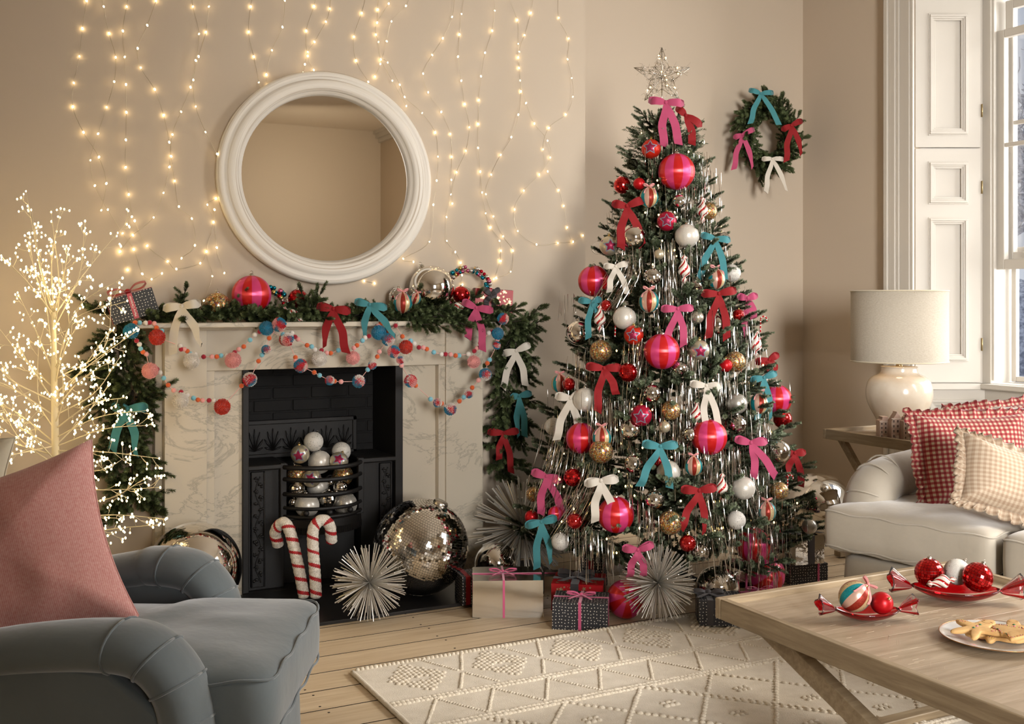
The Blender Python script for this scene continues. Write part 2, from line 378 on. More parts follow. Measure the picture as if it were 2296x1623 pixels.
for r_, nm, Z0, Z1, X in ((lo, 'pane', zb, zt, WX+.065), (up, 'pane', 1.52, 2.97, WX+.12)):
    for a, b in ((y0+.09, 3.39), (3.41, YS1-.06)):
        MB().bb((X, a, Z0+.04), (X+.003, b, Z1-.04)).build(nm, m_glass, r_, smooth=False)
MB().bb((XR+.30, y0-.1, .812), (WX+.05, y1+.03, .842)).build('window_sill', m_trim, wn, smooth=False, bevel=.006)
struct(MB().add([Vector((XR-.012, 4.25, .812)), Vector((E1.x+.03, E1.y-.02, .812)), Vector((E1.x+.03, E1.y-.045, .812)), Vector((XR-.012, 4.225, .812)), Vector((XR-.012, 4.25, .842)), Vector((E1.x+.03, E1.y-.02, .842)), Vector((E1.x+.03, E1.y-.045, .842)), Vector((XR-.012, 4.225, .842))],
    [(0, 1, 2, 3), (7, 6, 5, 4), (0, 4, 5, 1), (1, 5, 6, 2), (2, 6, 7, 3), (3, 7, 4, 0)]).build('trim_7', m_trim, smooth=False))
# windows 2 and 3 (behind and beside the eye, seen only in reflections; the rear one is added to carry the fill light)
for nm, L, R_ in (('window_2', (XR+.06, .25, .82), (XR+.10, 1.65, 3.02)),):
    q = struct(bpy.data.objects.new(nm, None)); COL.objects.link(q)
    b = MB().bb((L[0], .25, .82), (R_[0], .33, 3.02)).bb((L[0], 1.57, .82), (R_[0], 1.65, 3.02)).bb((L[0], .33, .82), (R_[0], 1.57, .9)).bb((L[0], .33, 2.94), (R_[0], 1.57, 3.02)).bb((L[0], .33, 1.9), (R_[0], 1.57, 1.95)).bb((L[0], .93, .9), (R_[0], .96, 2.94))
    b.build('window_frame', m_trim, q, smooth=False)
q = struct(bpy.data.objects.new('added_rear_window', None)); COL.objects.link(q)
MB().bb((.3, YB-.1, .9), (.38, YB-.06, 2.85)).bb((1.62, YB-.1, .9), (1.7, YB-.06, 2.85)).bb((.38, YB-.1, .9), (1.62, YB-.06, .98)).bb((.38, YB-.1, 2.77), (1.62, YB-.06, 2.85)).bb((.38, YB-.1, 1.85), (1.62, YB-.06, 1.9)).bb((.98, YB-.1, .98), (1.01, YB-.06, 2.77)).build('window_frame', m_trim, q, smooth=False)

# ================================================================ WINTER GARDEN outside the bay
m_snow = M('snow', '#c9ccd6', .8, var=(.6, '#9aa2b6', .4, .65))
g = MB().bb((5.6, -6, -.9), (40, 40, -.6)).build('snowy_ground', m_snow, smooth=False); struct(g)
m_bark = M('frosted_bark', '#7d7f88', .9, var=(30, '#d5d8e0', .45, .6))
m_frost = M('frosted_twigs', '#9fa2ad', .9, var=(9, '#eceef4', .4, .6))
def bare_tree(loc, h, seed, label):
    rnd = random.Random(seed); t = thing('winter_tree', label, 'tree', loc, group='frosted trees outside the window')
    tk = MB(); tk.tube([(0, 0, 0), (.05*h*.3, 0, h*.25), (0, .03*h, h*.5)], [h*.035, h*.028, h*.02], 8); tk.build('trunk', m_bark, t)
    tw = MB()
    def grow(p, d, L, r, k):
        e = p+d*L; mid = (p+e)/2+Vector([rnd.uniform(-1, 1)*L*.12 for _ in range(3)]); tw.tube([p, mid, e], [r, r*.8, r*.6], 4, cap=False)
        if k == 0: return
        for _ in range(3 if k > 1 else 4):
            dd = (d+Vector([rnd.uniform(-.9, .9) for _ in range(3)])+Vector((0, 0, .15))).normalized(); grow(p.lerp(e, rnd.uniform(.5, 1)), dd, L*rnd.uniform(.6, .8), r*.6, k-1)
    for _ in range(7): grow(Vector((0, 0, h*rnd.uniform(.3, .5))), Vector((rnd.uniform(-1, 1), rnd.uniform(-1, 1), rnd.uniform(.3, 1.2))).normalized(), h*.22, h*.012, 4)
    tw.build('branches', m_frost, t)
for i, (x, yy, h) in enumerate(((12.5, 9.0, 6.2), (21, 16.8, 8), (30, 21.5, 9), (19, 11.5, 5))):
    bare_tree((x, yy, -.62), h, i+3, ['bare frosted tree nearest the window', 'tall bare snowy tree standing further into the garden', 'tall bare snowy tree at the far end of the garden', 'low bare frosted tree between the taller garden trees'][i])
hd = puff([(math.cos(a)*14, math.sin(a)*1.2) for a in [2*PI*i/40 for i in range(40)]], 3.2, 4, 8, wrinkle=.5)
tag(hd.build('hedge', m_frost, loc=(26, 20, .2), rot=(0, 0, -.6)), 'long frosted hedge at the end of the snowy garden', 'hedge')

# ================================================================ FIREPLACE
m_marble = M('grey_veined_marble', '#cfc2ae', .32, coat=.15); n = m_marble.node_tree
t = node(n, 'ShaderNodeTexCoord'); mp = node(n, 'ShaderNodeMapping'); mp.inputs['Scale'].default_value = (1, 1, 1.6); mp.inputs['Rotation'].default_value = (.3, .9, .2); n.links.new(t.outputs['Object'], mp.inputs[0])
n1 = node(n, 'ShaderNodeTexNoise'); n1.inputs['Scale'].default_value = 2.6; n1.inputs['Detail'].default_value = 10; n1.inputs['Distortion'].default_value = .9; n1.inputs['Roughness'].default_value = .68; n.links.new(mp.outputs[0], n1.inputs[0])
vein = mathn(n, 'ABSOLUTE', mathn(n, 'SUBTRACT', n1.outputs[0], .5)); r = node(n, 'ShaderNodeValToRGB'); n.links.new(vein, r.inputs[0])
r.color_ramp.elements[0].position = 0; r.color_ramp.elements[0].color = lin('#a59d8d'); r.color_ramp.elements[1].position = .022; r.color_ramp.elements[1].color = lin('#d2c6b2')
n2 = node(n, 'ShaderNodeTexNoise'); n2.inputs['Scale'].default_value = 2.2; n2.inputs['Detail'].default_value = 5; n.links.new(mp.outputs[0], n2.inputs[0])
n.links.new(mixcol(n, mathn(n, 'MULTIPLY', n2.outputs[0], .55), r.outputs[0], '#b9ad99'), bsdf(m_marble).inputs['Base Color'])
m_iron = M('black_cast_iron', '#0e0b09', .55, .1, bump=(90, .25, .002), var=(6, '#14100d', .4, .7))
m_soot = M('sooty_brick', '#0b0908', .85, bump=(45, .5, .004), var=(8, '#120e0b', .45, .7))
m_slate = M('black_slate', '#151312', .38, bump=(14, .12, .003), var=(5, '#201d1b', .4, .7))
fp = thing('fireplace_surround', 'pale grey-veined marble fireplace surround with mantel shelf against the chimney wall', 'fireplace', (0, 0, 0))
YF = 4.68
def mp_(name, lo, hi, bv=.002): return MB().bb(lo, hi).build(name, m_marble, fp, smooth=False, bevel=bv)
mp_('mantel_shelf', (.63, 4.56, 1.183), (2.342, YW+.0, 1.205), .004)
mp_('frieze', (.941, YF, .995), (2.057, YW, 1.183))
for a, b in ((.766, .941), (2.057, 2.25)):
    mp_('pilaster', (a, YF-.012, .16), (b, YW, 1.183)); mp_('plinth', (a-.012, YF-.03, 0), (b+.012, YW, .16), .003)
for a, b in ((.736, .766), (2.25, 2.28)): mp_('side_strip', (a, YF+.045, 0), (b, YW, 1.183))
for a, b in ((.941, .975), (2.022, 2.057)): mp_('inner_moulding', (a, YF-.002, 0), (b, YW, .995))
for a, b in ((.975, 1.126), (1.819, 2.022)): mp_('slip', (a, YF+.035, 0), (b, YW+.02, .995))
mp_('bed_moulding', (.72, 4.64, 1.172), (2.296, YF, 1.183), .002)
hs = tag(MB().bb((.50, 4.138, .0), (2.52, 4.69, .014)).bb((1.1, 4.69, 0), (1.85, 5.1, .014)).build('hearth_slab', m_slate, smooth=False, bevel=.002), 'black slate hearth slab set in the floor before the fireplace', 'hearth')

gr = thing('fire_grate', 'black cast iron register grate inside the marble fireplace opening', 'grate', (0, 0, 0))
def ir(name, mb, m=None, bv=.003, par=None, sm=False): return mb.build(name, m or m_iron, par or gr, smooth=sm, bevel=bv)
ir('side_cheek', MB().bb((1.812, 4.70, .014), (1.85, 5.09, 1.01))); ir('side_cheek', MB().bb((1.10, 4.70, .014), (1.128, 5.09, 1.01)))
ir('lintel_plate', MB().bb((1.10, 4.74, .99), (1.85, 5.09, 1.02)))
ir('back_plate', MB().bb((1.12, 5.008, .014), (1.82, 5.08, 1.0)), m_soot, 0)
rnd = random.Random(3); zrow = .60; k = 0
while zrow < .985:                                     # painted firebricks
    x = 1.128-(.09 if k % 2 else 0)
    while x < 1.812:
        a, b = max(x, 1.129), min(x+.178, 1.811)
        if b-a > .02: MB().bb((a, 5.0+rnd.uniform(-.002, .003), zrow), (b, 5.04, min(zrow+.052, .99))).build('brick', m_soot, gr, smooth=False, bevel=.004)
        x += .186
    zrow += .059; k += 1
fr_ = ir('register_frieze', MB().bb((1.16, 4.96, .575), (1.70, 5.0, .735)).bb((1.15, 4.95, .565), (1.71, 4.97, .585)).bb((1.15, 4.95, .722), (1.71, 4.97, .742)).bb((1.15, 4.95, .565), (1.17, 4.97, .742)).bb((1.69, 4.95, .565), (1.71, 4.97, .742)))
for i in range(6):
    q = MB(); cxx = 1.215+i*.086
    for k in range(7):
        an = PI*(k+.5)/7; L = .036+.028*math.sin(an)
        q.tube([(cxx, 4.957, .60), (cxx+math.cos(an)*L*.7, 4.952, .60+math.sin(an)*L*1.1), (cxx+math.cos(an)*L*.95, 4.957, .60+math.sin(an)*L*1.6)], [.003, .005, .002], 5)
    q.build('fan_relief', m_iron, fr_)
for a, b in ((1.128, 1.295), (1.655, 1.812)):
    ir('hob_panel', MB().bb((a, 4.735, .014), (b, 4.96, .548)))
    ir('hob_top', MB().bb((a-.006, 4.70, .548), (b+.008, 5.0, .572)), bv=.006)
for a, b in ((1.142, 1.205), (1.742, 1.802)):
    s_ = ir('ornament_strip', MB().bb((a, 4.722, .03), (b, 4.74, .54)).bb((a, 4.715, .03), (a+.007, 4.73, .54)).bb((b-.007, 4.715, .03), (b, 4.73, .54)))
    q = MB(); rr = random.Random(5); cx_ = (a+b)/2
    st = [(cx_+.012*math.sin(z*38), 4.719, z) for z in [.05+.01*i for i in range(48)]]; q.tube(st, .003, 5)
    for i in range(17):
        z = .06+i*.028; sd = 1 if i % 2 else -1
        for k in range(4): q.ball((cx_+sd*.012+rr.uniform(-.008, .008), 4.719, z+rr.uniform(-.009, .009)), rr.uniform(.004, .0075), 7, 5, sz=.9)
        q.tube([(cx_, 4.719, z), (cx_+sd*.012, 4.714, z+.008), (cx_+sd*.02, 4.719, z+.002)], [.002, .005, .001], 5)
    q.build('floral_relief', m_iron, s_)
GX0, GX1 = onY(636, 1100, 4.70).x, onY(810, 1100, 4.70).x
def bar_path(z, bow, n=20):
    return [(GX0+(GX1-GX0)*t, 4.705-bow*(1-abs(2*t-1)**2.6), z) for t in [i/n for i in range(n+1)]]
for z, r_ in ((.556, .0105), (.503, .010), (.437, .010), (.376, .008), (.338, .008)):
    ir('grate_bar', MB().tube(bar_path(z, .11), r_, 8, flat=.75), bv=0, sm=True)
for x in (GX0, GX1): ir('grate_upright', MB().bb((x-.014, 4.70, .32), (x+.014, 4.725, .575)))
for t in (.22, .5, .78): ir('ball_knob', MB().ball((GX0+(GX1-GX0)*t, 4.705-.11*(1-abs(2*t-1)**2.6)+.002, .357), .0135, 14, 10), bv=0, sm=True)
pan = [(GX0, 4.96)]+[(p[0], p[1]) for p in bar_path(0, .10)]+[(GX1, 4.96)]
ir('ash_pan_front', MB().extrude(pan, .05, 0, Matrix.Translation((0, 0, .275))))
q = MB()
for i, p in enumerate(bar_path(0, .105, 60)): q.tube([(p[0], p[1]-.003, .262), (p[0], p[1]-.003, .292)], .0035, 4)
ir('fluted_rim', q, bv=0)['kind'] = 'stuff'
ir('grate_floor', MB().bb((GX0+.01, 4.66, .325), (GX1-.01, 4.95, .333)))
ir('ash_pit_back', MB().bb((GX0, 4.80, .014), (GX1, 4.83, .275)), bv=0)

# ================================================================ ROUND MIRROR
m_frame = M('distressed_white_paint', '#e3dbce', .55, var=(3, '#cfc3b2', .5, .72), bump=(5, .5, .004), stretch=(1, 1, 1))
n = m_frame.node_tree; bs = bsdf(m_frame)          # scraped rings round the frame
t = node(n, 'ShaderNodeTexCoord'); ln = node(n, 'ShaderNodeVectorMath', operation='LENGTH'); sp = node(n, 'ShaderNodeSeparateXYZ'); cb = node(n, 'ShaderNodeCombineXYZ')
n.links.new(t.outputs['Object'], sp.inputs[0]); n.links.new(sp.outputs[0], cb.inputs[0]); n.links.new(sp.outputs[1], cb.inputs[1]); n.links.new(cb.outputs[0], ln.inputs[0])
no = node(n, 'ShaderNodeTexNoise'); no.noise_dimensions = '4D'; no.inputs['Scale'].default_value = 1.6; no.inputs['Detail'].default_value = 4; n.links.new(t.outputs['Object'], no.inputs[0]); n.links.new(mathn(n, 'MULTIPLY', ln.outputs['Value'], 70), no.inputs['W'])
bp = node(n, 'ShaderNodeBump'); bp.inputs['Strength'].default_value = .7; bp.inputs['Distance'].default_value = .004; n.links.new(no.outputs[0], bp.inputs['Height']); n.links.new(bp.outputs[0], bs.inputs['Normal'])
r = node(n, 'ShaderNodeValToRGB'); r.color_ramp.elements[0].position = .30; r.color_ramp.elements[0].color = lin('#b3a28c'); r.color_ramp.elements[1].position = .46; r.color_ramp.elements[1].color = lin('#e4dccf'); n.links.new(no.outputs[0], r.inputs[0]); n.links.new(r.outputs[0], bs.inputs['Base Color'])
m_mirror = M('mirror_silver', '#e8e0d4', .015, 1.0)
mi = thing('round_mirror', 'large round mirror in a wide distressed white frame above the mantel', 'mirror', (1.508, YW, 1.862), rot=(PI/2, 0, 0))
mi.scale = (1.03, .99, 1)
pr = [(.488, 0), (.492, .012), (.494, .045), (.484, .058), (.470, .060), (.458, .052), (.452, .064), (.430, .070), (.405, .066), (.402, .056), (.399, .048), (.390, .046), (.386, .034), (.383, .018)]
MB().lathe(pr, 96).build('mirror_frame', m_frame, mi)
MB().lathe([(.0001, .020), (.386, .020), (.386, .010)], 96).build('mirror_glass', m_mirror, mi, smooth=False)
# ================================================================ FURNITURE
def velvet(name, col, c2, **k):
    return M(name, col, .78, sheen=.55, var=(2.2, c2, .35, .7), bump=(9, .35, .012), **k)
m_velv = velvet('blue_grey_velvet', '#5c6466', '#697274')
m_sofa = velvet('pale_grey_velvet', '#a59b8b', '#b3a999')
m_wood_g = wood('greyed_oak', '#89765c', '#a99679', .5, (1.5, 18, 18), .3)
m_wood_t = wood('limewashed_oak', '#a08b71', '#bfab92', .42, (1.2, 14, 14), .25)

# ---- armchair: built in its own frame (x = forward, y = away from the near arm, z up)
AC = P(1148, 683, 2.52)-RV*.62; AC.z = 0
arm = thing('armchair', 'blue-grey velvet armchair with rolled arms beside the hearth', 'armchair', AC, YAW)
def aloc(mb, name, par=arm, **k): return mb.build(name, m_velv, par, **k)
def rollarm(y, front, name):
    pth = curve([(-.80, y, .540), (-.55, y, .552), (-.38, y, .574), (front-.20, y, .582), (front-.10, y, .568), (front-.035, y, .50), (front-.012, y, .40), (front-.008, y, .30), (front-.012, y, .06)], 7)
    mb = MB(); rad = []
    for i, p in enumerate(pth):
        t = i/(len(pth)-1); rad.append(.040+.012*min(1, t*2.2)-.004*max(0, t-.7))
    mb.tube(pth, rad, 20, flat=1.75)
    o = aloc(mb, name)
    for k in (24, 30, 35, 40):                        # pleats over the scroll
        p = pth[k]; r = rad[k]*1.015; a = (pth[k+1]-pth[k-1]).normalized(); nn = Vector((0, 1, 0)); b = a.cross(nn)
        ring = [p+b*math.cos(q)*r+nn*math.sin(q)*r*1.75+a*.012*math.sin(q) for q in [PI*.0+PI*2*i/22 for i in range(23)]]
        aloc(MB().tube(ring, .0028, 6), 'pleat', o)
    return o
for y, fr_x in ((-.32, -.03), (.345, -.135)):
    rollarm(y, fr_x, 'arm')
    prof = [(-.8, .05), (-.8, .53), (-.3, .56), (-.19, .54), (fr_x-.06, .46), (fr_x-.03, .36), (fr_x-.03, .05)]
    mb = MB().extrude(prof, .10, 0, Matrix.Translation((0, y+.05, 0))@Matrix.Rotation(PI/2, 4, 'X'))
    aloc(mb, 'arm_panel', smooth=False, bevel=.012)
tout = dense([(-.72, -.235), (-.12, -.235), (-.10, -.31), (.10, -.31), (.125, -.28), (.125, .27), (.10, .31), (-.18, .31), (-.20, .245), (-.72, .245)], .02, 4)
cshift = Vector((-.28, 0)); tout = [p-cshift for p in tout]
cu = puff(tout, .165, 7, 16, dome=.022, wrinkle=.010, seed=2.0).build('seat_cushion', m_velv, arm, loc=(cshift.x, 0, .435), rot=(0, 0, 0))
for zz in (.062, -.062): aloc(MB().tube([(p.x*.992, p.y*.992, zz+.005*math.sin(i*.8)) for i, p in enumerate(tout+tout[:1])], .0032, 5, cap=False), 'piping', cu)
bout = dense([(-.70, -.27), (.04, -.27), (.085, -.20), (.085, .22), (.04, .29), (-.70, .29)], .02, 4)
aloc(puff([p-Vector((-.3, 0)) for p in bout], .29, 9, 12), 'seat_base', loc=(-.3, 0, .215))
aloc(puff(dense([(-.32, -.30), (.32, -.30), (.32, .30), (-.32, .30)], .03, 5), .16, 4, 10), 'back', loc=(-.80, .01, .60), rot=(0, PI/2-.2, 0))
for x, y in ((-.05, -.28), (-.05, .28), (-.75, -.28), (-.75, .28)): MB().lathe([(.022, .07), (.016, 0), (.0001, 0)], 12, 0, (x, y, 0)).build('leg', m_wood_g, arm)

# ---- cushions
def pillow_outline(w, h, pull=.06, n=14):
    pts = []
    c = [(-w/2, -h/2), (w/2, -h/2), (w/2, h/2), (-w/2, h/2)]
    for i in range(4):
        a = Vector(c[i]); b = Vector(c[(i+1) % 4]); nm = Vector((-(b-a).y, (b-a).x)).normalized()
        for j in range(n):
            t = j/n; pts.append(a+(b-a)*t+nm*pull*min(w, h)*(1-(2*t-1)**2)**1.0)
    return pts
def pillow(name, label, m, w, h, T, loc, right, up, seam=True, wr=.012, seed=0, group=None):
    right = Vector(right).normalized(); up = Vector(up); up = (up-right*up.dot(right)).normalized(); nn = right.cross(up)
    R3 = Matrix((right, up, nn)).transposed()
    o = thing(name, label, 'cushion', loc, rot=R3.to_euler(), group=group)
    ol = pillow_outline(w, h)
    b = puff(ol, T, 2.6, 16, q=.62, wrinkle=wr, seed=seed).build('cushion_body', m, o)
    if seam: MB().tube([(p.x, p.y, 0) for p in ol+ol[:1]], .003, 6, cap=False).build('piping', m, o)
    return o, ol
def ruffle(o, ol, m, wd=.045, waves=46, amp=.014):
    per = []; n = len(ol)
    fine = []
    for i in range(n):
        for j in range(5): fine.append(Vector(ol[i]).lerp(Vector(ol[(i+1) % n]), j/5))
    N = len(fine); mb = MB(); rows = 5; vs = []
    for k in range(rows):
        f = k/(rows-1)
        for i, p in enumerate(fine):
            ph = 2*PI*waves*i/N+1.3*math.sin(i*.13); d = Vector(p).normalized()
            off = wd*f*(1+.12*math.sin(i*.21)); vs.append((p.x*.985+d.x*off+f*amp*.5*math.cos(ph)*-d.y, p.y*.985+d.y*off+f*amp*.5*math.cos(ph)*d.x, f*amp*math.sin(ph)))
    mb.add(vs, [(k*N+i, k*N+(i+1) % N, (k+1)*N+(i+1) % N, (k+1)*N+i) for k in range(rows-1) for i in range(N)])
    return mb.build('ruffle', m, o, solid=.0018)
# fabrics
m_pink = M('pink_pinstripe_cotton', '#b06c66', .85, sheen=.3, bump=(9, .4, .01)); n = m_pink.node_tree
t = node(n, 'ShaderNodeTexCoord'); sp = node(n, 'ShaderNodeSeparateXYZ'); n.links.new(t.outputs['Object'], sp.inputs[0])
st = mathn(n, 'SINE', mathn(n, 'MULTIPLY', sp.outputs[0], 2*PI/.0042)); no = node(n, 'ShaderNodeTexNoise'); no.inputs['Scale'].default_value = 160; n.links.new(t.outputs['Object'], no.inputs[0])
n.links.new(mixcol(n, mathn(n, 'ADD', mathn(n, 'MULTIPLY', st, .22), no.outputs[0]), '#bd7069', '#d8aaa0'), bsdf(m_pink).inputs['Base Color'])
def gingham(name, dark, mid, light, s):
    m = M(name, mid, .85, sheen=.25, bump=(16, .5, .006)); n = m.node_tree
    t = node(n, 'ShaderNodeTexCoord'); sp = node(n, 'ShaderNodeSeparateXYZ'); n.links.new(t.outputs['Object'], sp.inputs[0]); sm = []
    for i in (0, 1):
        f = mathn(n, 'FRACT', mathn(n, 'MULTIPLY', mathn(n, 'ADD', sp.outputs[i], 5.0), 1/s)); sm.append(mathn(n, 'GREATER_THAN', f, .5))
    tot = mathn(n, 'ADD', *sm); r = node(n, 'ShaderNodeValToRGB'); r.color_ramp.interpolation = 'CONSTANT'; n.links.new(mathn(n, 'MULTIPLY', tot, .5), r.inputs[0])
    e = r.color_ramp.elements; e[0].position = 0; e[0].color = lin(light); e[1].position = .3; e[1].color = lin(mid); q = e.new(.8); q.color = lin(dark)
    n.links.new(r.outputs[0], bsdf(m).inputs['Base Color']); return m
m_gred = gingham('red_gingham', '#861a22', '#a2504b', '#c6b399', .0175)
m_gbei = gingham('beige_gingham', '#a0876f', '#b09a83', '#bfad96', .0165)
m_cream = M('cream_linen', '#cfc3a8', .85, sheen=.3, bump=(60, .3, .002))
# big pink cushion leaning in the armchair
pa, pb = P(316, 1392, 2.50), P(186, 1000, 2.62)
upv = (pb-pa); cen = (pa+pb)/2-RV*.262-UP*.078
pillow('scatter_cushion', 'large dusty pink pinstripe cushion leaning in the blue-grey armchair', m_pink, .53, .50, .17, cen, RV+DV*.38+UP*.30, upv+DV*.10, wr=.014, seed=4)
pillow('scatter_cushion', 'cream linen cushion showing behind the pink one in the armchair', m_cream, .42, .42, .13, P(-160, 1140, 2.84), RV-UP*.1, UP+RV*-.28, wr=.008, seed=9)

# ---- sofa under the bay window
SO = Vector((2.943, 3.09, 0)); SE = Vector((.233, -.972, 0)).normalized(); SN = Vector((.972, .233, 0)).normalized()
SA = math.atan2(SE.y, SE.x)
sofa = thing('sofa', 'pale grey velvet sofa with loose seat cushions under the bay window', 'sofa', SO, SA)   # x to the right along the front, y back to the window
def so(mb, name, par=sofa, **k): return mb.build(name, m_sofa, par, **k)
def tcush(x0, x1, ear, seed):
    pts = [(x0-ear, -.0), (x1, 0), (x1, .62), (x0+.05 if ear else x0, .62), (x0+.05 if ear else x0, .17), (x0-ear, .15)] if ear else [(x0, 0), (x1, 0), (x1, .62), (x0, .62)]
    ol = dense(pts, .02, 4); c = Vector(((x0+x1)/2, .25)); ol = [p-c for p in ol]
    o = puff(ol, .175, 8, 16, dome=.022, wrinkle=.012, seed=seed).build('seat_cushion', m_sofa, sofa, loc=(c.x, c.y, .425))
    for zz in (.066, -.066): so(MB().tube([(p.x*.993, p.y*.993, zz+.004*math.sin(i*.7)) for i, p in enumerate(ol+ol[:1])], .0032, 5, cap=False), 'piping', o)
tcush(.0, .64, .0+.02, 3); tcush(.665, 1.3, 0, 6)
so(puff([p-Vector((.65, .3)) for p in dense([(.03, .02), (1.3, .02), (1.3, .75), (.03, .75)], .04, 4)], .26, 10, 10), 'seat_base', loc=(.65, .3, .21))
ap = curve([(.065, .20, .06), (.065, .175, .30), (.065, .185, .46), (.065, .24, .56), (.065, .36, .59), (.065, .60, .60), (.065, .85, .62)], 6)
so(MB().tube(ap, [.055+.045*min(1, i/12) for i in range(len(ap))], 22, flat=.85), 'arm')
so(MB().bb((-.0, .24, .05), (.13, .9, .54)), 'arm_panel', smooth=False, bevel=.02)
for k in (15, 19, 22):
    p = ap[k]; r = (.055+.045*min(1, k/12))*1.01; a = (ap[k+1]-ap[k-1]).normalized(); nn = Vector((1, 0, 0)); b = a.cross(nn)
    so(MB().tube([p+b*math.cos(q)*r+nn*math.sin(q)*r*.85 for q in [2*PI*i/22 for i in range(23)]], .003, 6), 'pleat')
so(puff([p for p in dense([(-.62, -.24), (.62, -.24), (.62, .17), (.57, .24), (-.57, .24), (-.62, .17)], .03, 6)], .20, 6, 12, wrinkle=.006), 'back', loc=(.72, .80, .62), rot=(PI/2-.16, 0, 0))
for x in (.06, 1.2):
    for y in (.10, .8): MB().lathe([(.024, .085), (.016, 0), (.0001, 0)], 12, 0, (x, y, 0)).build('leg', m_wood_g, sofa)
def scush(label, m, w, h, T, u, v, D, rx, lean, seed, wd, waves):
    c = P(u, v, D); right = RV+UP*rx; up = UP+DV*lean
    o, ol = pillow('ruffled_cushion', label, m, w, h, T, c, right, up, seam=False, seed=seed, wr=.008)
    ruffle(o, ol, m, wd, waves); return o
scush('red gingham cushion with a frill, behind the others at the sofa end', m_gred, .40, .36, .12, 2262, 1000, 4.32, .12, .35, 5, .04, 44)
scush('large red gingham cushion with a frill, beside the lamp table', m_gred, .43, .36, .14, 2186, 1032, 4.08, .02, .30, 1, .045, 46)
scush('small beige gingham cushion with a frill, in front of the red one', m_gbei, .36, .26, .13, 2266, 1078, 3.76, -.30, .55, 3, .038, 44)

# ---- tray tables with crossed legs
def tray_table(name, label, loc, rz, w_, d_, H, rim, m_rim, m_top, planks, leg_t):
    t = thing(name, label, 'table', loc, rz)
    th = .022; hr = .058 if H < .5 else .05
    for lo, hi in (((0, 0), (w_, rim)), ((0, d_-rim), (w_, d_)), ((0, rim), (rim, d_-rim)), ((w_-rim, rim), (w_, d_-rim))):
        c = ((lo[0]+hi[0])/2, (lo[1]+hi[1])/2, H-hr/2); L = (hi[0]-lo[0], hi[1]-lo[1])
        rot = 0 if L[0] > L[1] else PI/2
        MB().box((0, 0, 0), (max(L), min(L), hr)).build('rim', m_rim, t, loc=c, rot=(0, 0, rot), smooth=False, bevel=.003)
    n_ = planks; pw = (d_-2*rim)/n_
    for i in range(n_):
        MB().box((0, 0, 0), (w_-2*rim, pw-.0008, .014)).build('plank', m_top, t, loc=(w_/2, rim+pw*(i+.5), H-.026), smooth=False, bevel=.0006)
    # crossed legs at both ends (in the y-z plane), joined by stretchers
    for x in (.055, w_-.055-leg_t):
        for sg in (1, -1):
            a = Vector((x+(leg_t*.5 if sg > 0 else leg_t*1.25), d_*(.5-sg*.42), 0)); b = Vector((a.x, d_*(.5+sg*.42), H-hr))
            d = (b-a); L = d.length; ang = math.atan2(d.z, d.y)
            MB().box((0, 0, 0), (leg_t*.72, L, .052 if H < .5 else .04)).build('leg', m_rim, t, loc=(a+b)/2+UP*.01, rot=(ang, 0, 0), smooth=False, bevel=.003)
    for yq in (.08, .92):
        MB().box((0, 0, 0), (w_-.10, .045, .028)).build('stretcher', m_rim, t, loc=(w_/2, d_*yq, .022), smooth=False, bevel=.003)
    MB().box((0, 0, 0), (w_-.10, .03, .045)).build('stretcher', m_rim, t, loc=(w_/2, d_*.5, (H-hr)/2), smooth=False, bevel=.003)
    return t
CT = tray_table('coffee_table', 'greyed oak tray-top coffee table with crossed legs on the rug', (1.905, 1.25, 0), 0, .935, 1.185, .45, .024, m_wood_g, m_wood_t, 11, .05)
CTZ = .45-.019
# scratched inlay marks on the table top
rnd = random.Random(12); q = MB()
for i in range(330):
    x = rnd.uniform(.05, .88); y = rnd.uniform(.05, 1.14); band = int(y*9); a = (.0 if band % 2 else .75)+rnd.uniform(-.08, .08)
    if noise.noise(Vector((x*3, y*3, 2))) < -.05: continue
    L = rnd.uniform(.01, .04); q.box((x, y, CTZ+.0002), (L, .0011, .0004), 0, Matrix.Rotation(a, 3, 'Z'))
m_lime = M('lime_wash', '#bfae96', .6)
q.build('limed_grain', m_lime, CT, smooth=False)['kind'] = 'stuff'
ST = tray_table('side_table', 'greyed oak tray side table with crossed legs behind the sofa arm', (3.89, 3.50, 0), 0, .62, .60, .652, .02, m_wood_g, m_wood_t, 5, .035)

# ---- lamp
m_cer = M('glazed_cream_ceramic', '#d9cdbb', .18, coat=.5, bump=(14, .15, .004), var=(7, '#cbb9a2', .45, .75))
m_shade = M('woven_linen_shade', '#cdbfa8', .9, bump=(120, .7, .002), sss=0); bsdf(m_shade).inputs['Transmission Weight'].default_value = .0
n = m_shade.node_tree; t = node(n, 'ShaderNodeTexCoord'); mp = node(n, 'ShaderNodeMapping'); mp.inputs['Scale'].default_value = (1, 1, 4); n.links.new(t.outputs['Object'], mp.inputs[0])
no = node(n, 'ShaderNodeTexNoise'); no.inputs['Scale'].default_value = 110; n.links.new(mp.outputs[0], no.inputs[0]); n.links.new(mixcol(n, no.outputs[0], '#a99d8b', '#cec5b5'), bsdf(m_shade).inputs['Base Color'])
LP = P(2016, 975, 5.38); LP.z = .633
lamp = thing('table_lamp', 'cream glazed ceramic jar lamp with a linen drum shade on the side table', 'lamp', LP)
k = 5.38/FPX
body = [(v, r) for v, r in ((975, 38), (960, 42), (940, 52), (915, 65), (895, 71), (875, 71), (858, 66), (848, 56), (843, 45), (838, 40), (829, 39), (825, 37), (824, 5))]
bc = curve([(r*k, 0, (975-v)*k+.002) for v, r in body], 4)
MB().lathe([(.0001, .002)]+[(max(q.x, .0001), q.z) for q in bc], 64).build('lamp_base', m_cer, lamp, subsurf=0)
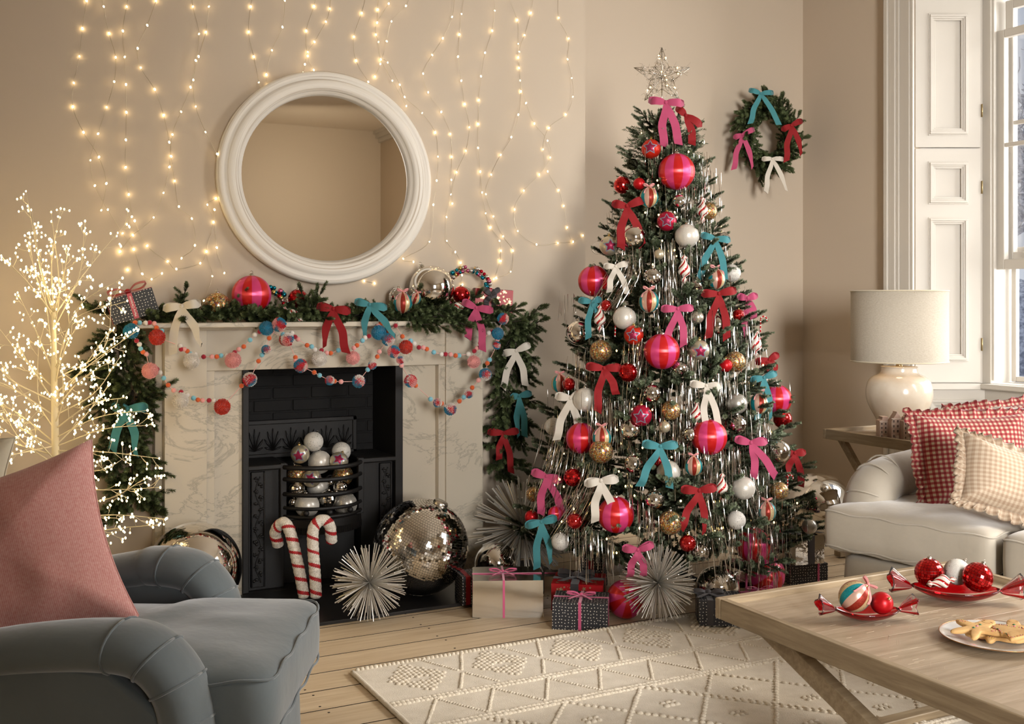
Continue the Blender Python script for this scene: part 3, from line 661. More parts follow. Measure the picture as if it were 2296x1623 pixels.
MB().lathe([(.012, .335), (.018, .342), (.010, .350), (.008, .40), (.008, .42), (.0001, .42)], 16).build('neck', m_brass, lamp)
zs, ze = (975-813)*k, (975-656)*k; rs = 104*k
MB().lathe([(rs, zs), (rs, ze), (rs-.004, ze), (rs-.004, zs), (rs, zs)], 64).build('lamp_shade', m_shade, lamp, smooth=True)
for z in (zs, ze): MB().tube([(math.cos(a)*rs, math.sin(a)*rs, z) for a in [2*PI*i/64 for i in range(65)]], .0035, 6, cap=False).build('shade_trim', m_cream, lamp)
m_bulb = M('warm_bulb', '#ffe2b0', .4, emis=('#ffc880', 9))
MB().ball((0, 0, .50), .03, 14, 10).build('bulb', m_bulb, lamp)
sp_ = MB()
for a in (0, 2*PI/3, 4*PI/3): sp_.tube([(0, 0, ze-.03), (math.cos(a)*rs, math.sin(a)*rs, ze-.01)], .002, 5)
sp_.tube([(0, 0, .42), (0, 0, ze-.02)], .003, 6); sp_.build('shade_carrier', m_brass, lamp)
light('table_lamp_light', 'POINT', (LP.x, LP.y, LP.z+.57), 1.7, (1, .68, .36), radius=.03)

# ---- row of little ceramic houses
m_house = M('pinkish_ceramic', '#b59684', .6, bump=(40, .3, .002), var=(25, '#c9b19f', .4, .7)); m_white = M('white_glaze', '#d8c9b8', .5); m_dkw = M('dark_window', '#5a4136', .5)
def house(u, v, D, w_, h_, kind, label):
    p = P(u, v, D); p.z = .633
    t = thing('ceramic_house', label, 'ornament', p, YAW+.06, group=None)
    x = w_/2
    if kind == 0: poly = [(-x, 0), (x, 0), (x, h_*.80), (x*.55, h_*.84), (x*.5, h_*.96), (-x*.5, h_*.96), (-x*.55, h_*.84), (-x, h_*.80)]
    elif kind == 1: poly = [(-x, 0), (x, 0), (x, h_*.68), (x*.15, h_*.95), (x*.15, h_), (-x*.15, h_), (-x*.15, h_*.95), (-x, h_*.68)]
    else: poly = [(-x, 0), (x, 0), (x, h_*.76), (x*.7, h_*.80), (x*.6, h_*.90), (x*.3, h_*.93), (x*.25, h_), (-x*.25, h_), (-x*.3, h_*.93), (-x*.6, h_*.90), (-x*.7, h_*.80), (-x, h_*.76)]
    MB().extrude(poly, .045, 0, Matrix.Translation((0, .0225, 0))@Matrix.Rotation(PI/2, 4, 'X')).build('wall', m_house, t, smooth=False, bevel=.0015)
    for r_ in range(4):
        for c_ in range(3 if w_ > .036 else 2):
            nc = 3 if w_ > .036 else 2; xx = -x+w_*(c_+.5)/nc; zz = h_*(.13+.165*r_); ww = w_/nc*.55
            if r_ == 0 and c_ == nc//2: MB().bb((xx-ww*.6, -.026, .002), (xx+ww*.6, -.022, h_*.2)).build('door', m_white, t, smooth=False); continue
            f = MB().bb((xx-ww/2, -.0255, zz), (xx+ww/2, -.022, zz+h_*.11)).build('window', m_white, t, smooth=False)
            MB().bb((xx-ww/2+.0012, -.0262, zz+.0015), (xx+ww/2-.0012, -.0250, zz+h_*.11-.0015)).build('pane', m_dkw, f, smooth=False)
    MB().bb((-x-.001, -.024, h_*.755), (x+.001, -.021, h_*.775)).build('cornice', m_white, t, smooth=False)
house(1981, 982, 5.12, .056, .118, 0, 'small pinkish ceramic canal house with a bell gable, nearest the tray corner')
house(2008, 984, 5.08, .058, .142, 1, 'pinkish ceramic canal house with a pointed gable and chimney, tallest of the row')
house(2033, 986, 5.04, .050, .132, 2, 'pinkish ceramic canal house with a stepped gable beside the pointed one')
house(2054, 988, 5.00, .044, .118, 0, 'pinkish ceramic canal house half hidden behind the red cushion frill')

# ================================================================ RUG
m_wool = M('undyed_wool', '#e0d4c0', .95, sheen=.3, bump=(260, .8, .003), var=(20, '#d2c5af', .4, .7))
RX0, RX1, RY1, RY0 = 1.207, 3.30, 3.55, .9
rug = thing('woven_rug', 'cream wool rug with raised diamond and bobble pattern on the floorboards', 'rug', (0, 0, 0))
MB().bb((RX0, RY0, .0005), (RX1, RY1-.006, .012)).build('woven_ground', m_wool, rug, smooth=False, bevel=.004)
# fine woven ribs, real relief
rb = MB(); yy = RY1-.012
while yy > 1.9:
    rb.strip([(RX0+.004, yy-.001, .0121), (RX1-.3, yy-.001, .0121)], [(0, .0012, 0)]*2)
    yy -= .0085
bob = MB(); rnd = random.Random(8)
def bobble(x, y, r=.0085, h=.8, el=1.35, a=0):
    if not (RX0+.004 < x < RX1-.004 and y < RY1): return
    n_ = 7; vs = []; ca, sa = math.cos(a), math.sin(a); r *= rnd.uniform(.88, 1.12)
    for k, (s_, z) in enumerate(((1.0, .0), (.93, .5), (.55, .9))):
        for j in range(n_):
            th = 2*PI*j/n_; px, py = r*s_*math.cos(th)*el, r*s_*math.sin(th); vs.append((x+px*ca-py*sa, y+px*sa+py*ca, .011+z*r*h))
    vs.append((x, y, .011+r*h)); fs = [(k*n_+j, k*n_+(j+1) % n_, (k+1)*n_+(j+1) % n_, (k+1)*n_+j) for k in range(2) for j in range(n_)]+[(2*n_+j, 2*n_+(j+1) % n_, 3*n_) for j in range(n_)]
    bob.add(vs, fs)
def bline(a, b, sp=.017, r=.0085, **k):
    a = Vector(a); b = Vector(b); n_ = max(1, int((b-a).length/sp)); an = math.atan2(b.y-a.y, b.x-a.x)
    for i in range(n_+1):
        p = a.lerp(b, i/n_); bobble(p.x+rnd.uniform(-.001, .001), p.y+rnd.uniform(-.001, .001), r, a=an, **k)
cord = MB()
def cline(a, b): bline(a, b, .0105, .0072, el=.8)
def cline_(a, b): cord.tube([(a[0], a[1], .0125), ((a[0]+b[0])/2, (a[1]+b[1])/2, .014), (b[0], b[1], .0125)], .0065, 6)
PX = .315
for k in range(8):                                     # band 1: filled diamonds between cord hourglasses
    cx_ = 1.385+PX*k; cy_ = 3.385
    for i in range(-9, 10):
        for j in range(-7, 8):
            x = i*.0165; yq = j*.0215+(.011 if i % 2 else 0)
            if abs(x)/.115+abs(yq)/.150 < 1 and not (abs(yq+.02) < .014 and abs(x) < .035): bobble(cx_+x, cy_+yq, .0088, el=1.0)
    hx = cx_+PX/2
    cline((hx-.075, 3.535), (hx-.008, 3.385)); cline((hx+.075, 3.535), (hx+.008, 3.385)); cline((hx-.008, 3.345), (hx-.07, 3.225)); cline((hx+.008, 3.345), (hx+.07, 3.225))
for x0_ in (RX0,):
    for yq in (3.178, 3.196): bline((RX0, yq), (RX1, yq), .0155, .0088)
    for yq in (2.955, 2.975): bline((RX0, yq), (RX1, yq), .0155, .0088)
    for yq in (2.30, 2.28): bline((RX0, yq), (RX1, yq), .0155, .0088)
k = 0; x = 1.26
while x < RX1: cline((x, 3.00), (x+.098, 3.165)); cline((x+.106, 3.165), (x+.20, 3.00)); x += .206
PD = .29
for k in range(-2, 9):                                 # band 3: big bobble lattice with little clusters
    a = 1.715+PD*k
    bline((a, 2.955), (a+2*PD, 2.955-.66), .024, .0092, el=1.2); bline((a+2*PD, 2.955), (a, 2.955-.66), .024, .0092, el=1.2)
    bline((a+.022, 2.955), (a+2*PD+.022, 2.955-.66), .024, .0080, el=1.2) if k % 2 else None
    for dx, dy in ((0, -.165), (PD/2, -.33), (0, -.495)):
        for i in (-1, 0, 1):
            for j in (-.5, .5, ): bobble(a+dx+i*.02, 2.955+dy+j*.022, .0095, el=1.1)
for k in range(12): bline((1.2+.2*k, 2.28), (1.4+.2*k, 1.95), .024); bline((1.4+.2*k, 2.28), (1.2+.2*k, 1.95), .024)
x = RX0+.004
while x < RX1: bobble(x, RY1-.004, .0105, .9, el=.85); x += .0165
edge_ = MB()
edge_.tube([(RX0, RY0+i*.02, .009+.001*math.sin(i*2.1)) for i in range(int((RY1-RY0)/.02)+1)], .0085, 7)
edge_.build('bound_edge', m_wool, rug)
bob.build('bobbles', m_wool, rug)['kind'] = 'stuff'
rb.build('weave_ribs', m_wool, rug)['kind'] = 'stuff'
# ================================================================ GREENERY
m_needle = M('spruce_needles', '#3b4630', .6, var=(9, '#5a6547', .35, .7), spec=.3)
m_tip = M('frosted_needle_tips', '#707a5e', .65, var=(20, '#949b82', .4, .7), spec=.3)
m_gneedle = M('green_fir_needles', '#2f3a20', .6, var=(9, '#4c5732', .35, .7), spec=.3)
m_gtip = M('fresh_needle_tips', '#5d6841', .6)
m_stem = M('brown_stem', '#2d241b', .8)
def finger(mb, p, d, L, nl, dens, rnd, nw=.0013, tipf=.72, stem=True):
    d = d.normalized(); a = d.orthogonal().normalized(); b = d.cross(a)
    if stem: mb.tube([p, p+d*L*.9], [.0016, .0010], 3, 2, cap=False)
    n_ = int(L*dens)
    for i in range(n_):
        t = (i+rnd.random())/n_; th = rnd.uniform(0, 2*PI); q = p+d*(L*t); rad = a*math.cos(th)+b*math.sin(th)
        sp_ = rnd.uniform(.85, 1.2)*(1 if t < .9 else .5); ndir = (d*rnd.uniform(.45, .85)+rad*sp_).normalized(); s_ = ndir.cross(rad)
        s_ = s_.normalized() if s_.length > 1e-6 else a
        l = nl*rnd.uniform(.75, 1.1)*(1 if t > .1 else .7); e = q+ndir*l; mid = q+ndir*l*.55
        mb.add([q-s_*nw*.5, mid-s_*nw, e, mid+s_*nw, q+s_*nw*.5], [(0, 1, 3, 4), (1, 2, 3)], 1 if (t > tipf or rnd.random() < .12) else 0)
def branch_mesh(name, seed, mats, L=.30, nf=13, fl=.085, nl=.015, dens=900, flat=.55):
    rnd = random.Random(seed); mb = MB(); ax = [Vector((L*t, 0, -.02*math.sin(t*PI)+.03*t*t)) for t in [i/6 for i in range(7)]]
    mb.tube(ax, [.005, .0045, .004, .0035, .003, .0025, .002], 5, 2)
    for i in range(nf):
        t = .12+.88*i/(nf-1); k = min(5, int(t*6)); p = ax[k].lerp(ax[k+1], t*6-k)
        if i >= nf-2: d = Vector((1, rnd.uniform(-.25, .25), rnd.uniform(-.1, .3)))
        else:
            sd = 1 if i % 2 else -1; d = Vector((rnd.uniform(.5, .95), sd*rnd.uniform(.5, 1.0), rnd.uniform(-.35, .5)*flat*1.4))
        finger(mb, p, d, fl*rnd.uniform(.75, 1.2)*(1.1-.35*t), nl, dens, rnd)
    for i in range(3): finger(mb, ax[1+i], Vector((1, rnd.uniform(-.2, .2), rnd.uniform(-.2, .2))), L*.3, nl, dens, rnd, stem=False)
    return mb.mesh(name, mats)
TM = [branch_mesh('branch_mesh', 100+i, [m_needle, m_tip, m_stem], L=.30, nf=16, fl=.076, nl=.0128, dens=4200) for i in range(6)]
TS = [branch_mesh('short_branch_mesh', 150+i, [m_needle, m_tip, m_stem], L=.17, nf=11, fl=.058, nl=.0128, dens=4200, flat=1.0) for i in range(4)]
GM = [branch_mesh('spray_mesh', 200+i, [m_gneedle, m_gtip, m_stem], L=.14, nf=9, fl=.056, nl=.0165, dens=4200, flat=1.0) for i in range(5)]
def orient(d, roll=0.0):
    x = Vector(d).normalized(); z = Vector((0, 0, 1))-x*x.z
    z = z.normalized() if z.length > 1e-3 else Vector((0, 1, 0)); y = z.cross(x)
    return (Matrix((x, y, z)).transposed()@Matrix.Rotation(roll, 3, 'X')).to_euler()

TD = 5.0; TC = P(1490, 683, TD); TC.z = 0
def TR(z): return max(.04, .775-.300*z)
xt = thing('christmas_tree', 'tall frosted spruce christmas tree hung with baubles beside the fireplace', 'christmas tree', TC)
MB().tube([(0, 0, .02), (0, 0, .8), (0, 0, 1.6), (0, 0, 2.14)], [.03, .024, .016, .006], 10).build('trunk', m_stem, xt)
fo = MB()
for a in range(4): fo.tube([(0, 0, .06), (math.cos(a*PI/2+.4)*.22, math.sin(a*PI/2+.4)*.22, .012)], .012, 6)
fo.build('tree_stand', m_iron, xt)
rnd = random.Random(21); NB = 0; camaz = math.atan2(-DV.y, -DV.x)
zs_ = []; z = .24; tot = 292
wts = []; steps = 400
for i in range(steps):
    z = .20+1.98*i/steps; wts.append((z, (TR(z)+.10)))
W = sum(x for _, x in wts); acc = 0; tgt = 0; ang = 0
for z, x in wts:
    acc += x/W*tot
    while acc >= 1 and NB < tot:
        acc -= 1; NB += 1; ang += 2.39996
        az = ang % (2*PI)
        da = (az-camaz+PI) % (2*PI)-PI
        if abs(da) > 2.0 and rnd.random() < .55: az = camaz+rnd.uniform(-1.9, 1.9)
        R = TR(z)*rnd.uniform(.84, 1.02); L = min(.34, R*.85+.05); up_ = .10+.55*(z/2.2)**2+rnd.uniform(-.12, .2); 
        d = Vector((math.cos(az), math.sin(az), up_)).normalized()
        tip = Vector((math.cos(az)*R, math.sin(az)*R, z))
        if (TC+tip).y > 4.74 and (TC+tip).x < 2.95: tip *= .82; tip.z = z
        st = tip-d*L
        sh_ = L < .23; s0 = L/(.17 if sh_ else .30); place('branch', (TS[rnd.randrange(4)] if sh_ else TM[rnd.randrange(6)]), xt, st, orient(d, rnd.uniform(-.7, .7)), scale=(s0, max(.85, s0)*rnd.uniform(.9, 1.1), max(.85, s0)))
for k in range(7):
    az = k*.9; d = Vector((math.cos(az)*.35, math.sin(az)*.35, 1)); place('branch', TS[k % 4], xt, Vector((0, 0, 2.08-.012*k)), orient(d, k), scale=.75)
inn = MB(); rnd = random.Random(5)
for i in range(1150):
    z = .2+1.9*rnd.random()**1.3; az = camaz+rnd.uniform(-2.1, 2.1); R = TR(z)*rnd.uniform(.30, .58)
    if (TC.y+math.sin(az)*R) > 4.7: continue
    d = Vector((math.cos(az), math.sin(az), rnd.uniform(-.4, .5))); finger(inn, Vector((math.cos(az)*R, math.sin(az)*R, z)), d, .11, .014, 800, rnd, nw=.0013, tipf=.95, stem=False)
inn.build('inner_needles', [m_needle, m_tip, m_stem], xt)['kind'] = 'stuff'

def treeP(u, v, out=1.0, r=0.0):
    D = TD
    for _ in range(6):
        z = EYE-(v-HY)/FPX*D; off = (u-1490)/FPX*D; R = TR(z)*out+r*.3
        D = TD-math.sqrt(max(R*R-off*off, (R*.18)**2))
    return P(u, v, D), D

# ================================================================ ORNAMENTS
def satin(name, col):
    m = M(name, col, .30, .0, spec=.9, aniso=.9); n = m.node_tree; bs = bsdf(m)
    tg = node(n, 'ShaderNodeTangent', direction_type='RADIAL', axis='Z'); n.links.new(tg.outputs[0], bs.inputs['Tangent']); bs.inputs['Anisotropic Rotation'].default_value = .0
    bs.inputs['Metallic'].default_value = .35; return m
m_sred = satin('red_satin_thread', '#d3181a'); m_spink = satin('pink_satin_thread', '#e0407e')
m_gold = M('gold_cap', '#d6b774', .25, 1.0); m_silver = M('silver_mirror_glass', '#e6e3de', .045, 1.0); m_silv2 = M('silver_cap', '#c9c4ba', .25, 1.0)
m_red_g = M('glossy_red_glass', '#c00a12', .08, .75, coat=1.0); m_red_m = M('matte_red_glass', '#c4101a', .33, .45); m_mag_m = M('matte_magenta_red_glass', '#b4163a', .33, .45)
m_orr_m = M('matte_orange_red_glass', '#cf2a18', .33, .45)
m_champ = M('champagne_pearl_glass', '#d5c9ae', .28, .7); m_pearl = M('silver_pearl_glass', '#c9c3b2', .24, .75)
def glitter(name, c1, c2, s=900, rough=.35, metal=.4):
    m = M(name, c1, rough, metal); n = m.node_tree; t = node(n, 'ShaderNodeTexCoord'); vo = node(n, 'ShaderNodeTexVoronoi'); vo.inputs['Scale'].default_value = s; n.links.new(t.outputs['Object'], vo.inputs[0])
    sp = node(n, 'ShaderNodeSeparateColor'); n.links.new(vo.outputs['Color'], sp.inputs[0]); n.links.new(mixcol(n, sp.outputs[0], c1, c2), bsdf(m).inputs['Base Color'])
    bp = node(n, 'ShaderNodeBump'); bp.inputs['Strength'].default_value = .8; bp.inputs['Distance'].default_value = .05; n.links.new(sp.outputs[1], bp.inputs['Height']); n.links.new(bp.outputs[0], bsdf(m).inputs['Normal']); return m
m_gteal = glitter('teal_glitter', '#0f7f8c', '#2cb3b8', 40); m_gmag = glitter('magenta_glitter', '#8c1440', '#b52552', 40); m_gbr = glitter('brick_red_glitter', '#8e2118', '#b8402c', 40)
m_crm = M('cream_satin_glass', '#dcc193', .3, .4); m_blush = M('blush_satin_glass', '#dfb7a4', .28, .45); m_blueg = glitter('blue_grey_glitter', '#7d93ab', '#a8bccc', 40); m_brown = M('brown_dots', '#7a4a22', .5)
m_dotw = glitter('white_glitter', '#d5cec2', '#f0ebe2', 30, .5, .1); m_spk = M('dark_silver_sequin', '#3c3a38', .2, .9)
m_frst = M('frosted_white_glass', '#d3ccc0', .35, .25, coat=.2); m_frsil = M('frosted_silver_glass', '#b3aea4', .3, .6); m_bead = M('white_relief_beads', '#e8e2d8', .5)
m_rd = M('red_mirror_tile', '#cc0d12', .10, .9, coat=.6); m_rdb = M('dark_red_grout', '#5a0508', .5); m_sd = M('silver_mirror_tile', '#e4e1dc', .05, 1.0); m_sdb = M('grey_grout', '#4a453d', .6)
m_cwh = M('white_candy_stripe', '#e9dfd2', .3, coat=.4); m_cred = M('red_candy_stripe', '#c0121a', .2, .3, coat=.7)
m_clr = M('clear_glass', '#ffffff', .0, 0, trans=1.0, ior=1.1)
# confetti glitter
m_conf = M('confetti_glitter', '#b98a4a', .28, .75); n = m_conf.node_tree; t = node(n, 'ShaderNodeTexCoord'); vo = node(n, 'ShaderNodeTexVoronoi'); vo.inputs['Scale'].default_value = 13; n.links.new(t.outputs['Object'], vo.inputs[0])
sp = node(n, 'ShaderNodeSeparateColor'); n.links.new(vo.outputs['Color'], sp.inputs[0]); r = node(n, 'ShaderNodeValToRGB'); n.links.new(sp.outputs[0], r.inputs[0]); e = r.color_ramp.elements
r.color_ramp.interpolation = 'CONSTANT'; e[0].position = 0; e[0].color = lin('#c8913f'); e[1].position = .25; e[1].color = lin('#e3d2a4')
for p_, c_ in ((.45, '#b0502e'), (.6, '#8f7a52'), (.74, '#5f8a66'), (.84, '#d8b26a'), (.93, '#5b4a7c')): q = e.new(p_); q.color = lin(c_)
n.links.new(r.outputs[0], bsdf(m_conf).inputs['Base Color']); bp = node(n, 'ShaderNodeBump'); bp.inputs['Strength'].default_value = 1.0; bp.inputs['Distance'].default_value = .12; n.links.new(sp.outputs[1], bp.inputs['Height']); n.links.new(bp.outputs[0], bsdf(m_conf).inputs['Normal'])

def on_sphere(x, y, r=1.0):        # plane point (radians) laid on the -Y side of a unit sphere
    L = math.hypot(x, y)
    if L < 1e-6: return (0, -r, 0)
    s = math.sin(L)/L; return (x*s*r, -math.cos(L)*r, y*s*r)
def star_on(mb, R, cx_, cy_, r, rot=0, inner=.48, k=4):
    pts = []
    for i in range(10):
        a = PI/2+rot+i*PI/5; q = R if i % 2 == 0 else R*inner; pts.append((cx_+q*math.cos(a), cy_+q*math.sin(a)))
    for i in range(10):
        a = pts[i]; b = pts[(i+1) % 10]; rows = [[on_sphere(cx_, cy_, r)]]
        for j in range(1, k+1):
            f = j/k; rows.append([on_sphere(cx_+((a[0]-cx_)*(1-g)+(b[0]-cx_)*g)*f, cy_+((a[1]-cy_)*(1-g)+(b[1]-cy_)*g)*f, r) for g in [q/j for q in range(j+1)]])
        vs = []; idx = []
        for row in rows: idx.append(list(range(len(vs), len(vs)+len(row)))); vs += row
        fs = []
        for j in range(k):
            for q in range(j+1):
                fs.append((idx[j][q], idx[j+1][q], idx[j+1][q+1]))
                if q < j: fs.append((idx[j][q], idx[j+1][q+1], idx[j][q+1]))
        mb.add(vs, fs)
CACHE = {}
def cached(key, fn):
    if key not in CACHE: CACHE[key] = fn()
    return CACHE[key]
def cap_mesh(m, key): return cached('cap'+key, lambda: MB().lathe([(.0001, 1.17), (.05, 1.17), (.13, 1.12), (.15, 1.10), (.15, .98), (.155, .96)], 16).tube([(math.cos(a)*.07, 0, 1.22+math.sin(a)*.07) for a in [2*PI*i/14 for i in range(15)]], .013, 5, cap=False).mesh('cap', m))
def disco_mesh(rows, seed, mt):
    rnd = random.Random(seed); mb = MB()
    for i in range(rows):
        ph0, ph1 = PI*i/rows, PI*(i+1)/rows; pm = (ph0+ph1)/2; n_ = max(3, int(round(2*PI*math.sin(pm)/(PI/rows)))); of = rnd.random()
        for j in range(n_):
            th = 2*PI*(j+of)/n_; nn = Vector((math.sin(pm)*math.cos(th), math.sin(pm)*math.sin(th), math.cos(pm)))
            tx = Vector((-math.sin(th), math.cos(th), 0)); ty = nn.cross(tx)
            tl = nn+tx*rnd.gauss(0, .022)+ty*rnd.gauss(0, .022); tl.normalize(); tx = (tx-tl*tx.dot(tl)).normalized(); ty = tl.cross(tx)
            hx = PI*math.sin(pm)/n_*.90; hy = PI/rows/2*.90; c = nn*1.0
            vs = [c-tx*hx-ty*hy, c+tx*hx-ty*hy, c+tx*hx+ty*hy, c-tx*hx+ty*hy]; c2 = nn*.965
            vs += [c2-tx*hx-ty*hy, c2+tx*hx-ty*hy, c2+tx*hx+ty*hy, c2-tx*hx+ty*hy]
            mb.add(vs, [(0, 1, 2, 3), (0, 4, 5, 1), (1, 5, 6, 2), (2, 6, 7, 3), (3, 7, 4, 0)])
    return mb.mesh('tiles', mt, smooth=False)
def seg_sphere(nsec, pat, sub=4, sz=1.0, nv=24, tw=0.0):
    mb = MB(); nn = nsec*sub
    mb.lathe([(max(math.sin(PI*i/nv), 1e-4), -sz*math.cos(PI*i/nv)) for i in range(nv+1)], nn, lambda i, j: pat[(j//sub) % len(pat)]); return mb
def twist_mesh():
    pf = [(.0001, -1.62), (.05, -1.55), (.10, -1.42), (.24, -1.28), (.30, -1.12), (.26, -.98), (.13, -.88), (.30, -.74), (.56, -.52), (.66, -.25), (.62, .0), (.50, .28), (.36, .55), (.25, .80), (.17, .95), (.20, 1.03), (.29, 1.12), (.30, 1.22), (.22, 1.33), (.12, 1.40), (.0001, 1.42)]
    fine = []
    for i in range(len(pf)-1):
        for k in range(3): fine.append((pf[i][0]*(1-k/3)+pf[i+1][0]*k/3, pf[i][1]*(1-k/3)+pf[i+1][1]*k/3))
    fine.append(pf[-1]); N = 36
    return MB().lathe(fine, N, lambda i, j: 1 if (j % 9) < 3 else 0, twist=lambda z: z*1.9, ridge=lambda j: 1+.09*math.cos(2*PI*((j % 9)-6)/9)).mesh('twist', [m_cwh, m_cred])
def leafball_beads():
    mb = MB()
    for a in range(5):
        ca = 2*PI*a/5
        def pt(x, y):
            v_ = Vector(on_sphere(x, y, 1.0)); return Matrix.Rotation(ca, 3, 'Z')@v_
        for i in range(15): p = pt(0, -.75+.1*i); mb.octa(p, .028)
        for i in range(1, 9):
            for sd in (-1, 1):
                for j in range(1, 5): p = pt(sd*j*.07*(1.1-.08*abs(i-4)), -.75+.16*i-.0+j*.055); mb.octa(p, .022)
    for i in range(26):
        for z in (.80,): mb.octa((math.cos(2*PI*i/26)*.6, math.sin(2*PI*i/26)*.6, z), .03)
    return mb.mesh('beading', m_bead)
def speck_mesh():
    rnd = random.Random(4); mb = MB()
    for i in range(95):
        v_ = Vector([rnd.gauss(0, 1) for _ in range(3)]).normalized(); mb.octa(v_, rnd.uniform(.022, .042))
    return mb.mesh('sequins', m_spk)
def cane_beads():
    mb = MB(); pts = [(0, 0, -1.3+.13*i) for i in range(17)]+[(.32-.32*math.cos(a), 0, .86+.32*math.sin(a)) for a in [PI*i/8 for i in range(1, 9)]]+[(.64, 0, .73)]
    for i, p in enumerate(pts): mb.ball(p, .085, 8, 6, 1 if i % 3 else 0)
    return mb.mesh('beads', [m_cwh, m_cred])
m_pinkr = M('pale_pink_ribbon', '#d98f8c', .6, sheen=.4)
def tiny_bow():
    mb = MB()
    for sg in (-1, 1):
        pts = [(0, -.05, 1.22), (sg*.3, -.16, 1.42), (sg*.58, -.06, 1.45), (sg*.45, .08, 1.30), (0, .0, 1.22)]; pts = curve(pts, 5); mb.ribbon(pts, [(0.0, 0, .075)]*len(pts), .03)
        pts = curve([(0, -.05, 1.22), (sg*.25, -.25, 1.0), (sg*.5, -.75, .75), (sg*.62, -.85, .38)], 5); mb.ribbon(pts, [(.07, 0, .03)]*len(pts), .03)
    mb.ball((0, -.06, 1.23), .09, 8, 6); return mb.mesh('hanging_bow', m_pinkr)
def ornament(kind, loc, r, label, group=None, yaw=None, tilt=0.0, name='bauble', cat='bauble', roll=0.0):
    yaw = YAW if yaw is None else yaw
    o = thing(name, label, cat, loc, rot=(tilt, roll, yaw), group=group, scale=r)
    def pt(nm, me, **k): return place(nm, me, o, **k)
    S = lambda m, key, nu=32, nv=20: cached('s'+key, lambda: MB().ball((0, 0, 0), 1, nu, nv).mesh('ball', m))
    if kind == 'satin':
        pt('ball', cached('satin', lambda: seg_sphere(12, [0, 1]).mesh('ball', [m_sred, m_spink])), rot=(0, 0, .26)); pt('cap', cap_mesh(m_silv2, 's'), scale=.93, loc=(0, 0, .03))
    elif kind in ('starR', 'starO', 'starM', 'starC'):
        mm = {'starR': m_red_m, 'starO': m_orr_m, 'starM': m_mag_m, 'starC': m_champ}[kind]; pt('ball', S(mm, kind)); pt('cap', cap_mesh(m_gold, 'g'))
        def so_():
            mb = MB(); star_on(mb, .86, 0, -.02, 1.006)
            star_on(mb, .26, .98, .55, 1.006, .3); star_on(mb, .26, -1.0, .6, 1.006, -.3); return mb.mesh('star_outline', m_blueg)
        def si_():
            mb = MB(); star_on(mb, .64, 0, -.02, 1.014); star_on(mb, .15, .98, .55, 1.014, .3); star_on(mb, .15, -1.0, .6, 1.014, -.3); return mb.mesh('star', m_gmag)
        def sd_():
            mb = MB(); rr = random.Random(2)
            for i in range(120):
                a = rr.uniform(0, 2*PI); q = rr.uniform(.05, 1.15); p = Vector(on_sphere(q*math.cos(a), q*math.sin(a), 1.016)); mb.octa(p, .013)
            return mb.mesh('gold_glitter', m_gold)
        pt('star_outline', cached('so', so_)); pt('star', cached('si', si_)); pt('glitter_dots', cached('sd', sd_))
    elif kind == 'stripe':
        pt('ball', cached('stripe', lambda: seg_sphere(12, [0, 1, 2, 3], sz=1.07).mesh('ball', [m_gbr, m_crm, m_gteal, m_blush])), rot=(0, 0, .4)); pt('cap', cap_mesh(m_gold, 'g'), loc=(0, 0, .05))
        def dts():
            mb = MB()
            for s_ in range(3):
                th = 2*PI*(s_*4+1.5)/12+.4
                for k in range(-4, 5):
                    ph = k*.26; mb.octa((math.cos(th)*math.cos(ph)*1.0, math.sin(th)*math.cos(ph), math.sin(ph)*1.07), .030)
            return mb.mesh('painted_dots', m_brown)
        pt('painted_dots', cached('dts', dts)); pt('hanging_bow', cached('tbow', tiny_bow), solid=0)
    elif kind == 'discoR': pt('ball', S(m_rdb, 'rdb'), scale=.972); pt('mirror_tiles', cached('dR', lambda: disco_mesh(15, 3, m_rd)))['kind'] = 'stuff'; pt('cap', cap_mesh(m_silv2, 's'))
    elif kind == 'discoS': pt('ball', S(m_sdb, 'sdb'), scale=.972); pt('mirror_tiles', cached('dS', lambda: disco_mesh(17, 5, m_sd)))['kind'] = 'stuff'; pt('cap', cap_mesh(m_silv2, 's'))
    elif kind == 'mirror': pt('ball', S(m_silver, 'mir', 48, 28)); pt('cap', cap_mesh(m_silv2, 's'), scale=(.8, .8, .99))
    elif kind in ('redG', 'redM'): pt('ball', S(m_red_g if kind == 'redG' else m_red_m, kind)); pt('cap', cap_mesh(m_gold, 'g'))
    elif kind == 'redRib':
        pt('ball', cached('rib', lambda: MB().lathe([(max(math.sin(PI*i/20), 1e-4), -math.cos(PI*i/20)) for i in range(21)], 48, ridge=lambda j: 1+.03*math.cos(j*PI/2)).mesh('ball', m_red_g))); pt('cap', cap_mesh(m_gold, 'g'))
    elif kind == 'pearl': pt('ball', S(m_pearl, 'pearl')); pt('cap', cap_mesh(m_silv2, 's'))
    elif kind == 'champ': pt('ball', S(m_champ, 'champ')); pt('cap', cap_mesh(m_gold, 'g'))
    elif kind == 'dot': pt('ball', S(m_dotw, 'dot')); pt('sequins', cached('spk', speck_mesh))['kind'] = 'stuff'; pt('cap', cap_mesh(m_silv2, 's'))
    elif kind in ('leaf', 'leafS'): pt('ball', S(m_frst if kind == 'leaf' else m_frsil, kind)); pt('leaf_beading', cached('leafb', leafball_beads)); pt('cap', cap_mesh(m_silv2, 's'))
    elif kind == 'conf': pt('ball', S(m_conf, 'conf', 40, 24)); pt('cap', cap_mesh(m_silv2, 's'))
    elif kind == 'twist': pt('spiral_body', cached('tw', twist_mesh)); pt('cap', cap_mesh(m_silv2, 's'), scale=(.8, .8, .5), loc=(0, 0, .92))
    elif kind == 'cane': pt('bead_cane', cached('cn', cane_beads))
    elif kind == 'clear': pt('ball', S(m_clr, 'clr')); pt('cap', cap_mesh(m_silv2, 's'))
    return o
